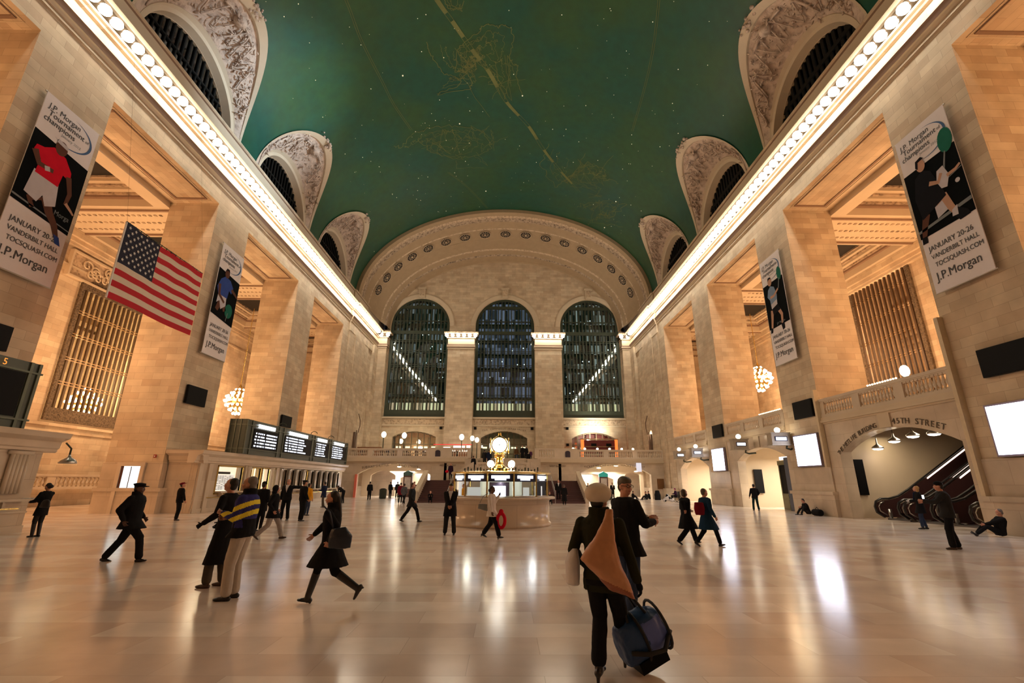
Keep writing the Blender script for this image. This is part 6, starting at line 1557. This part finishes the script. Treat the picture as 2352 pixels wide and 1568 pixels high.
# middle distance
person('woman in a long black coat walking right, arm in arm with the blue coat', 5.72, 14.6, 78, 1.60, feet=WALK, hands=((-.2, .25, 1.0), (.27, -.2, 1.05)), skin=0, coat=CB, hem=.46, flare=.09, legs=CB, leg_w=1.2, hair=('bob', HBR), vox=.014, head=(-5, 0), fat=1.1)
person('woman in a petrol blue coat with a dark red backpack walking right', 6.12, 14.1, 74, 1.63, feet=WALK2, hands=((-.2, .2, .95), (.27, .1, .85)), skin=0, coat=CBL, hem=.48, flare=.09, legs=CB, leg_w=1.05, hair=('short', HGR), vox=.014, head=(5, 0), fat=1.08, face_d=True)
bag_blob('backpack', 'dark red and black backpack on the woman in the blue coat', 'bag', (5.88, 13.93, 1.06), -15, lambda bm: loft(bm, [((0, 0, -.22), (.12, 0, 0), (0, .08, 0)), ((0, 0, -.05), (.15, 0, 0), (0, .10, 0)), ((0, 0, .12), (.12, 0, 0), (0, .07, 0))]), [CRD], .014)
person('man standing with hands clasped in a black overcoat left of the booth', -1.52, 16.75, 180, 1.66, feet=((-.16, .02, 0, 0), (.16, 0, 0, 0)), hands=((-.05, .22, .98), (.05, .22, .98)), skin=1, coat=CB, hem=.62, flare=.04, legs=CG, leg_w=1.2, hair=('full', HB), vox=.014, face_d=True, shirt=CSH, fat=1.15, hand_n=((0, -1, 0), (0, -1, 0)), head=(0, 6))
person('woman in a white jacket and flared black trousers before the booth', -.08, 15.6, 112, 1.60, feet=((-.09, -.34, .03, -20), (.08, .32, 0, 4)), hands=((-.08, .22, 1.40), (.30, .14, .86)), skin=2, coat=CW, hem=.74, flare=.04, legs=CB, leg_w=1.25, hair=('bun', HB), vox=.013, face_d=True, heel=.05, head=(10, 0), scarf=None)
bag_blob('handbag', 'grey handbag behind the woman in the white jacket', 'bag', (-.36, 15.5, .96), 0, lambda bm: loft(bm, [((0, 0, -.10), (.16, 0, -.04), (0, .05, 0)), ((0, 0, .08), (.14, 0, 0), (0, .04, 0))]), plain('grey_handbag', (.20, .21, .21), .4), .014, lambda b: tube(b, [(-.1, 0, .1), (.0, 0, .3), (.15, .05, .4)], .01, 5))
t = thing('loop_bag', 'red ring-handled bag carried by the woman in the white jacket', 'bag', (.22, 15.45, .55)); bm = B(); tube(bm, [(.12*math.cos(a), 0, .21*math.sin(a)) for a in [2*PI*q/18 for q in range(19)]], .055, 8); ball(bm, (0, 0, .26), .08, (1, .8, 1.1), 2); fused('bag_body', bm, CRED, .014, t, None, 1)
person('man in a dark coat walking right between the stairs and the booth', -3.85, 22.0, 88, 1.76, feet=((-.07, -.42, .02, -20), (.08, .36, 0, 5)), hands=((-.26, -.1, .85), (.26, .15, .88)), skin=0, coat=CG, hem=.72, flare=.03, legs=CB, leg_w=1.1, hair=('short', HBR), vox=.016, fat=1.1)
person('bald officer in black uniform reaching out to the capped officer', -9.66, 22.5, 178, 1.80, feet=((-.14, 0, 0, 0), (.14, 0, 0, 0)), hands=((-.66, .10, 1.42), (.26, .05, .82)), skin=0, coat=CB, hem=.84, legs=CB, leg_w=1.15, hair=('bald', None), vox=.015, face_d=True, shirt=CSH, fat=1.15)
person('capped officer in black uniform standing beside the bald officer', -8.72, 22.0, 40, 1.75, feet=STAND, hands=((-.24, .10, .9), (.26, .12, .92)), skin=1, coat=CB, hem=.84, legs=CB, leg_w=1.2, hat=('cap', CB), vox=.015, fat=1.15, face_d=True)
person('person in a bright yellow jacket just behind the officers', -9.95, 25.6, 20, 1.60, feet=STAND, hands=((-.34, .0, .82), (.34, .0, .82)), skin=1, coat=CY, hem=.80, flare=.05, legs=CJ, hair=('short', HB), vox=.018)
person('person in a black hooded jacket and pale trousers walking right', -6.85, 15.35, 72, 1.64, feet=((-.08, .34, .0, 5), (.08, -.38, .06, -40)), hands=((-.26, .1, .9), (.28, .05, .88)), skin=0, coat=CB, hem=.72, flare=.04, legs=CLG, leg_w=1.15, hat=('hood', CB), vox=.014, shoe=LEAB, fat=1.15)
person('person in a black coat with a backpack seen behind the striped jacket', -8.35, 17.6, 10, 1.68, feet=STAND, hands=((-.24, .15, .95), (.26, .15, .95)), skin=1, coat=CB, hem=.70, legs=CB, hat=('knit', CB), vox=.016, fat=1.2)
person('person in a cap and dark jacket standing near the near ticket window', -14.25, 22.1, 40, 1.62, feet=((-.12, .03, 0, 0), (.12, -.03, 0, 0)), hands=((-.24, .12, .86), (.30, .18, .80)), skin=0, coat=CB, hem=.80, legs=CB, leg_w=1.15, hat=('cap', CRD), hair=('short', HB), vox=.015, shoe=LEAB, head=(20, 18), fat=1.1)
person('woman with a black bag reading papers at the left-edge ticket office', -14.2, 15.65, -86, 1.60, feet=((-.09, .03, 0, 0), (.09, .0, 0, 0)), hands=((-.12, .38, 1.12), (.12, .38, 1.12)), skin=1, coat=CB, hem=.68, flare=.03, legs=CG, hair=('bun', HB), vox=.014, face_d=True, head=(0, -18), boots=True)
bag_blob('handbag', 'black handbag at the hip of the woman at the left-edge ticket office', 'bag', (-13.92, 15.4, .98), 0, lambda bm: loft(bm, [((0, 0, -.11), (.16, 0, 0), (0, .07, 0)), ((0, 0, .05), (.13, 0, 0), (0, .06, 0)), ((0, 0, .12), (.07, 0, 0), (0, .04, 0))]), plain('black_handbag', (.012, .01, .012), .4, noise_amt=0), .014)
t = thing('leaflets', 'white papers held by the woman at the left-edge ticket office', 'papers', (-14.68, 15.6, 1.12)); bm = B(); box(bm, -.13, .13, -.1, .1, 0, .012); box(bm, -.09, .12, -.06, .14, .012, .02); obj('sheets', bm, WHITE, t)
person('man with hands in pockets seen from behind before the middle right arch', 16.9, 32.2, 8, 1.68, feet=((-.16, .05, 0, 0), (.16, 0, 0, 0)), hands=((-.34, .02, .90), (.28, .16, 1.0)), skin=0, coat=CB, hem=.82, legs=cloth('dark_teal_trouser', (.008, .028, .03)), leg_w=1.1, hair=('short', HB), vox=.018, fat=1.15)
SIT = ((-.13, .52, 0, 5), (.13, .58, 0, 5))
person('man in black sitting on the floor reading against the second right pier', 17.72, 28.0, -88, 1.70, lean=18, feet=((-.13, .50, 0, 0), (.13, .58, 0, 0)), hipz=.13, hands=((-.08, .42, .42), (.10, .42, .40)), skin=0, coat=CB, legs=CG, hair=('short', HB), vox=.018, head=(0, -30))
t = thing('travel_bag', 'black travel bag on the floor beside the man sitting at the pier', 'bag', (17.72, 27.2, 0)); bm = B(); loft(bm, [((0, -.32, .17), (.12, 0, 0), (0, 0, .14)), ((0, -.28, .18), (.18, 0, 0), (0, 0, .175)), ((0, .28, .18), (.18, 0, 0), (0, 0, .175)), ((0, .32, .17), (.12, 0, 0), (0, 0, .14))]); fused('bag_body', bm, CB, .018, t, None, 2, .01); bm = B(); tube(bm, [(0, -.15, .34), (0, 0, .46), (0, .15, .34)], .015, 6); obj('handle', bm, BLACK, t)
person('blonde woman in a black coat with white mittens near the escalators', 17.1, 19.6, -60, 1.66, feet=((-.10, .10, 0, 0), (.09, -.06, 0, 0)), hands=((-.04, .32, 1.12), (.06, .32, 1.10)), skin=0, coat=CB, hem=.62, flare=.05, legs=CJ, hair=('long', HBL), vox=.014, face_d=True, head=(25, 12), gloves=CSH, scarf=CNAVY)
person('man in a dark coat and cap holding a phone out near the escalators', 12.75, 13.65, -58, 1.80, lean=4, feet=((-.11, .08, 0, 0), (.11, -.06, 0, 0)), hands=((-.06, .46, 1.22), (.08, .46, 1.18)), skin=0, coat=CG, hem=.80, flare=.03, legs=CB, leg_w=1.25, hat=('knit', CB), hair=('short', HB), vox=.013, face_d=True, fat=1.12, shoe=LEAB)
t = thing('phone', 'small lit phone held out by the man in the dark coat on the right', 'phone', (12.33, 13.86, 1.30)); bm = B(); box(bm, -.035, .035, -.006, .006, 0, .12); obj('case', bm, BLACK, t); bm = B(); box(bm, -.03, .03, -.009, -.006, .01, .11); obj('screen', bm, PILLW, t)
person('grey-haired man sitting on the floor against the near right pier', 17.35, 16.9, -70, 1.70, lean=-12, feet=((-.12, .72, 0, 50), (.12, .62, 0, 30)), hipz=.13, hands=((-.06, .42, .40), (.10, .36, .38)), skin=0, coat=CB, legs=CB, hair=('short', HGY), vox=.015, face_d=True, head=(10, -12), fat=1.15)
person('person in black standing at the right edge of the picture', 15.95, 13.55, -20, 1.72, feet=STAND, hands=((-.26, .05, .85), (.26, .05, .85)), skin=1, coat=CB, hem=.6, legs=CB, hair=('short', HB), vox=.018, fat=1.1)
person('man in a dark coat writing at a ticket window', -12.0, 33.3, -65, 1.70, feet=((-.10, -.22, 0, -10), (.10, .12, 0, 0)), hands=((-.12, .30, 1.12), (.12, .30, 1.10)), skin=1, coat=CNAVY, hem=.66, legs=CTAUPE, hair=('short', HB), vox=.02, shoe=LEAB)
person('person in black bending far over the ticket counter', -12.9, 40.0, -80, 1.66, lean=55, feet=STAND, hands=((-.12, .62, .95), (.12, .62, .95)), skin=1, coat=CB, hem=.84, legs=CB, vox=.022)
FAR = [('man in black seen from behind before the subway shuttle arch', -12.6, 46.5, 0, 1.70, STAND, CB, CB, 0), ('person in black walking into the subway shuttle arch', -14.5, 53.2, -20, 1.68, WALK, CB, CB, 0),
       ('left one of two dark figures by the litter bin in the far left arch', -11.9, 51.8, 20, 1.68, STAND, CB, CB, 0), ('right one of two dark figures by the litter bin in the far left arch', -11.3, 52.4, -20, 1.70, STAND, CG, CB, 0),
       ('woman in a grey skirt walking with a red sleeve before the kiosk', -7.75, 39.0, 10, 1.62, WALK, cloth('grey_coat', (.10, .10, .11)), CB, 0), ('person in a red top beside the grey skirt before the kiosk', -8.3, 40.2, -10, 1.62, STAND, CRD, CB, 0),
       ('person with a pale shirt front in black by the left stair parapet', -8.1, 45.0, 170, 1.72, STAND, CB, CB, 1), ('second dark figure by the left stair parapet', -7.75, 46.5, 150, 1.70, STAND, CB, CB, 0),
       ('lone dark figure just inside the far right arch', 8.6, 52.3, 180, 1.62, STAND, CB, CB, 0), ('person in a red scarf in the middle of the far right arch', 9.7, 55.0, 160, 1.66, STAND, CB, CB, 0),
       ('dark figure standing close to the ticket machines at far right', 10.35, 55.5, 90, 1.6, STAND, CG, CB, 0), ('man in black with folded hands before the right kiosk', 12.0, 52.8, 180, 1.74, STAND, CB, CB, 1),
       ('slim dark figure right of the right kiosk', 13.1, 53.4, -120, 1.66, STAND, CB, CB, 0)]
for lb, x, y, fc, h, ft, c1, c2, shf in FAR:
    person(lb, x, y, fc, h, feet=ft, hands=((-.2, .2, 1.0), (.2, .2, .98)) if shf else ((-.26, .05, .85), (.26, .08, .86)), skin=random.choice((0, 1)), coat=c1, hem=.7, legs=c2, leg_w=1.1, vox=.028, hair=('short', HB), shirt=CSH if shf else None)
person('man in a suit with white shirt coming down the right stair flight', 4.92, 41.9, 185, 1.78, z=.16, feet=STAND, coat=CB, hem=.8, legs=CB, shirt=CSH, vox=.024, hair=('short', HB))
person('person in a long black coat at the foot of the right stairs', 5.0, 38.6, 10, 1.55, feet=STAND, coat=CB, hem=.3, flare=.08, legs=CB, vox=.022, hair=('short', HGR), skin=0)
person('person sitting on the lowest step of the left stair flight', -5.95, 40.95, 170, 1.6, hipz=.30, z=0, lean=20, feet=((-.12, .42, 0, 0), (.12, .40, 0, 0)), hands=((-.1, .35, .6), (.1, .35, .6)), coat=CB, legs=CB, vox=.026, hair=('short', HBR))
person('person in black sitting on the lowest step of the right stair flight', 3.9, 39.8, 170, 1.6, hipz=.28, lean=15, feet=((-.12, .42, 0, 0), (.12, .40, 0, 0)), hands=((-.1, .35, .6), (.1, .35, .6)), coat=CB, legs=CG, vox=.026, hair=('short', HB))
person('person in purple black holding a red bag on the left landing', -5.0, 46.7, 185, 1.6, z=1.85, feet=STAND, coat=cloth('plum_coat', (.03, .012, .03)), hem=.6, legs=CB, vox=.026)
t = thing('red_bag', 'small red bag held by the person on the left landing', 'bag', (-5.32, 46.4, 2.5)); bm = B(); ball(bm, (0, 0, .15), .17, (1, .6, .8), 2); obj('bag_body', bm, CRED, t, True)
person('man climbing the upper stairs, leftmost dark coat behind the balustrade', -3.0, 49.3, 20, 1.75, z=2.55, feet=STAND, coat=CB, hem=.6, legs=CB, vox=.026, hair=('short', HBR))
person('man in dark teal coat on the upper stairs, right of the leftmost', -1.95, 51.2, 10, 1.8, z=3.25, feet=STAND, coat=CG, hem=.6, legs=CB, vox=.026)
person('person in dark blue on the upper stairs beneath the globe lamps', -1.45, 51.0, -10, 1.8, z=3.25, feet=STAND, coat=CNAVY, hem=.6, legs=CB, vox=.026)
person('person in brown walking out of the middle balcony door', 1.65, 58.5, 170, 1.72, z=4.262, feet=WALK, coat=CBR, hem=.7, legs=CJ, vox=.028)
person('person in a long black coat before the middle balcony door', 2.35, 57.6, 190, 1.72, z=4.262, feet=STAND, coat=CB, hem=.3, flare=.06, legs=CB, vox=.028)
person('tall person in a pale cap behind the long black coat', 2.85, 59.2, 180, 1.80, z=4.262, feet=STAND, coat=CB, hem=.7, legs=CB, hat=('knit', CSH), vox=.028)
person('child in purple beside a dark suitcase at the balcony door', 3.35, 57.3, 180, 1.15, z=4.262, feet=STAND, coat=cloth('purple_coat', (.10, .03, .08)), hem=.7, legs=CB, vox=.028, cat='child')
t = thing('suitcase', 'dark suitcase standing before the middle balcony door', 'suitcase', (3.0, 56.9, 4.262)); bm = B(); box(bm, -.25, .25, -.12, .12, .05, .7); obj('shell', bm, CB, t); bm = B(); tube(bm, [(-.15, 0, .7), (-.15, 0, .95), (.15, 0, .95), (.15, 0, .7)], .015, 5); obj('handle', bm, BLACK, t)
# seated group and stroller on the right
for k, (x, y, fc, lb) in enumerate(((13.8, 51.6, 90, 'person sitting on the floor beside the glasses man, far right arch'), (15.05, 50.6, -80, 'person in black sitting on the floor left of the bags at far right'), (15.75, 52.0, -90, 'person leaning on dark bags on the floor by the far right arch'))):
    person(lb, x, y, fc, 1.65, lean=10, hipz=.13, feet=((-.12, .5, 0, 0), (.12, .6, 0, 0)), hands=((-.1, .4, .4), (.1, .4, .4)), coat=CB, legs=CG, vox=.028)
t = thing('luggage_pile', 'dark bulky bag at the right jamb of the far right arch', 'bag', (16.3, 51.0, 0)); bm = B(); loft(bm, [((0, 0, 0), (.3, 0, 0), (0, .25, 0)), ((0, 0, .5), (.32, 0, 0), (0, .25, 0)), ((0, 0, .95), (.2, 0, 0), (0, .18, 0))]); fused('bag_body', bm, CB, .03, t, None, 2, .02)
person('person in purple and black seated in the wheeled chair by the corner', 16.35, 45.58, -85, 1.55, z=.30, hipz=.25, lean=5, feet=((-.12, .42, -.2, 0), (.12, .42, -.2, 0)), hands=((-.12, .4, .5), (.12, .4, .5)), coat=cloth('purple_black_coat', (.03, .01, .04)), legs=CB, vox=.022, hair=('short', HBR), hat=('knit', cloth('magenta_hat', (.25, .02, .12))))
t = thing('wheelchair', 'wheelchair with large spoked wheel near the far right corner', 'wheelchair', (16.3, 45.3, 0)); 
for k, yy in enumerate((-.05, .62)):
    bm = B(); tube(bm, [(.12+.32*math.cos(a), yy, .33+.32*math.sin(a)) for a in [2*PI*q/24 for q in range(25)]], .022, 6)
    for q in range(8): a = PI*q/8; tube(bm, [(.12-.31*math.cos(a), yy, .33-.31*math.sin(a)), (.12+.31*math.cos(a), yy, .33+.31*math.sin(a))], .005, 4)
    obj('wheel', bm, BLACK, t)
bm = B(); box(bm, -.3, .3, .05, .55, .40, .45); box(bm, .27, .33, .05, .55, .4, .95); tube(bm, [(.3, .08, .9), (.48, .08, .95)], .015, 5); tube(bm, [(-.3, .1, .42), (-.55, .1, .12), (-.7, .1, .1)], .015, 5); obj('seat_frame', bm, BLACK, t)
t = thing('plush_bag', 'white bundle with black patches in front of the wheelchair', 'bag', (15.45, 45.3, 0)); bm = B(); ball(bm, (0, 0, .35), .28, (1.1, .8, .9), 2); ball(bm, (-.3, 0, .18), .18, (1, .9, .9), 2); ball(bm, (.35, -.1, .2), .2, (1.2, .8, .9), 2); ball(bm, (-.02, 0, .62), .14, (1, 1, .8), 2)
fused('bundle', bm, [CSH, CB], .025, t, lambda c: 1 if noise.noise(c*4+Vector((3, 1, 0))) > .22 else 0, 1, .01)
# diners on the far balcony
for k in range(12):
    x = -16.6+k*1.02+random.uniform(-.2, .2); cc = random.choice((CB, CNAVY, CRD, CTAUPE, CB))
    lbs = ('seated diner behind the far balcony rail, %s from the left' % ('first', 'second', 'third', 'fourth', 'fifth', 'sixth', 'seventh', 'eighth', 'ninth', 'tenth', 'eleventh', 'twelfth')[k])
    person(lbs, x, BY+2.2+random.uniform(0, .8), random.choice((90, -90, 160, 10)), 1.62, z=4.262, hipz=.48, feet=((-.12, .42, 0, 0), (.12, .42, 0, 0)), hands=((-.15, .35, .85), (.15, .35, .85)), coat=cc, legs=CB, vox=.032, hair=('short', random.choice((HB, HBR, HGR))))
for k in range(6):
    x = -16.0+k*2.05; t = thing('restaurant_table', 'small dark table on the far balcony, %s from the left' % ('first', 'second', 'third', 'fourth', 'fifth', 'sixth')[k], 'table', (x, BY+.95, 4.275)); b = B(); lathe(b, [(.3, 0), (.04, .05), (.04, .7), (.38, .72), (.38, .76)], n=14); obj('pedestal_top', b, plain('table_wood%d' % k, (.12, .04, .02), .4), t)
t = thing('banquette', 'long wooden bench along the left end of the far balcony', 'bench', (-16.6, 58.5, 4.262)); b = B(); box(b, -1.4, 1.6, -.3, .3, 0, .45); box(b, -1.4, 1.6, .2, .32, .45, 1.5); obj('bench', b, plain('bench_wood', (.30, .12, .05), .5), t)

bpy.data.scenes.remove(WORK)
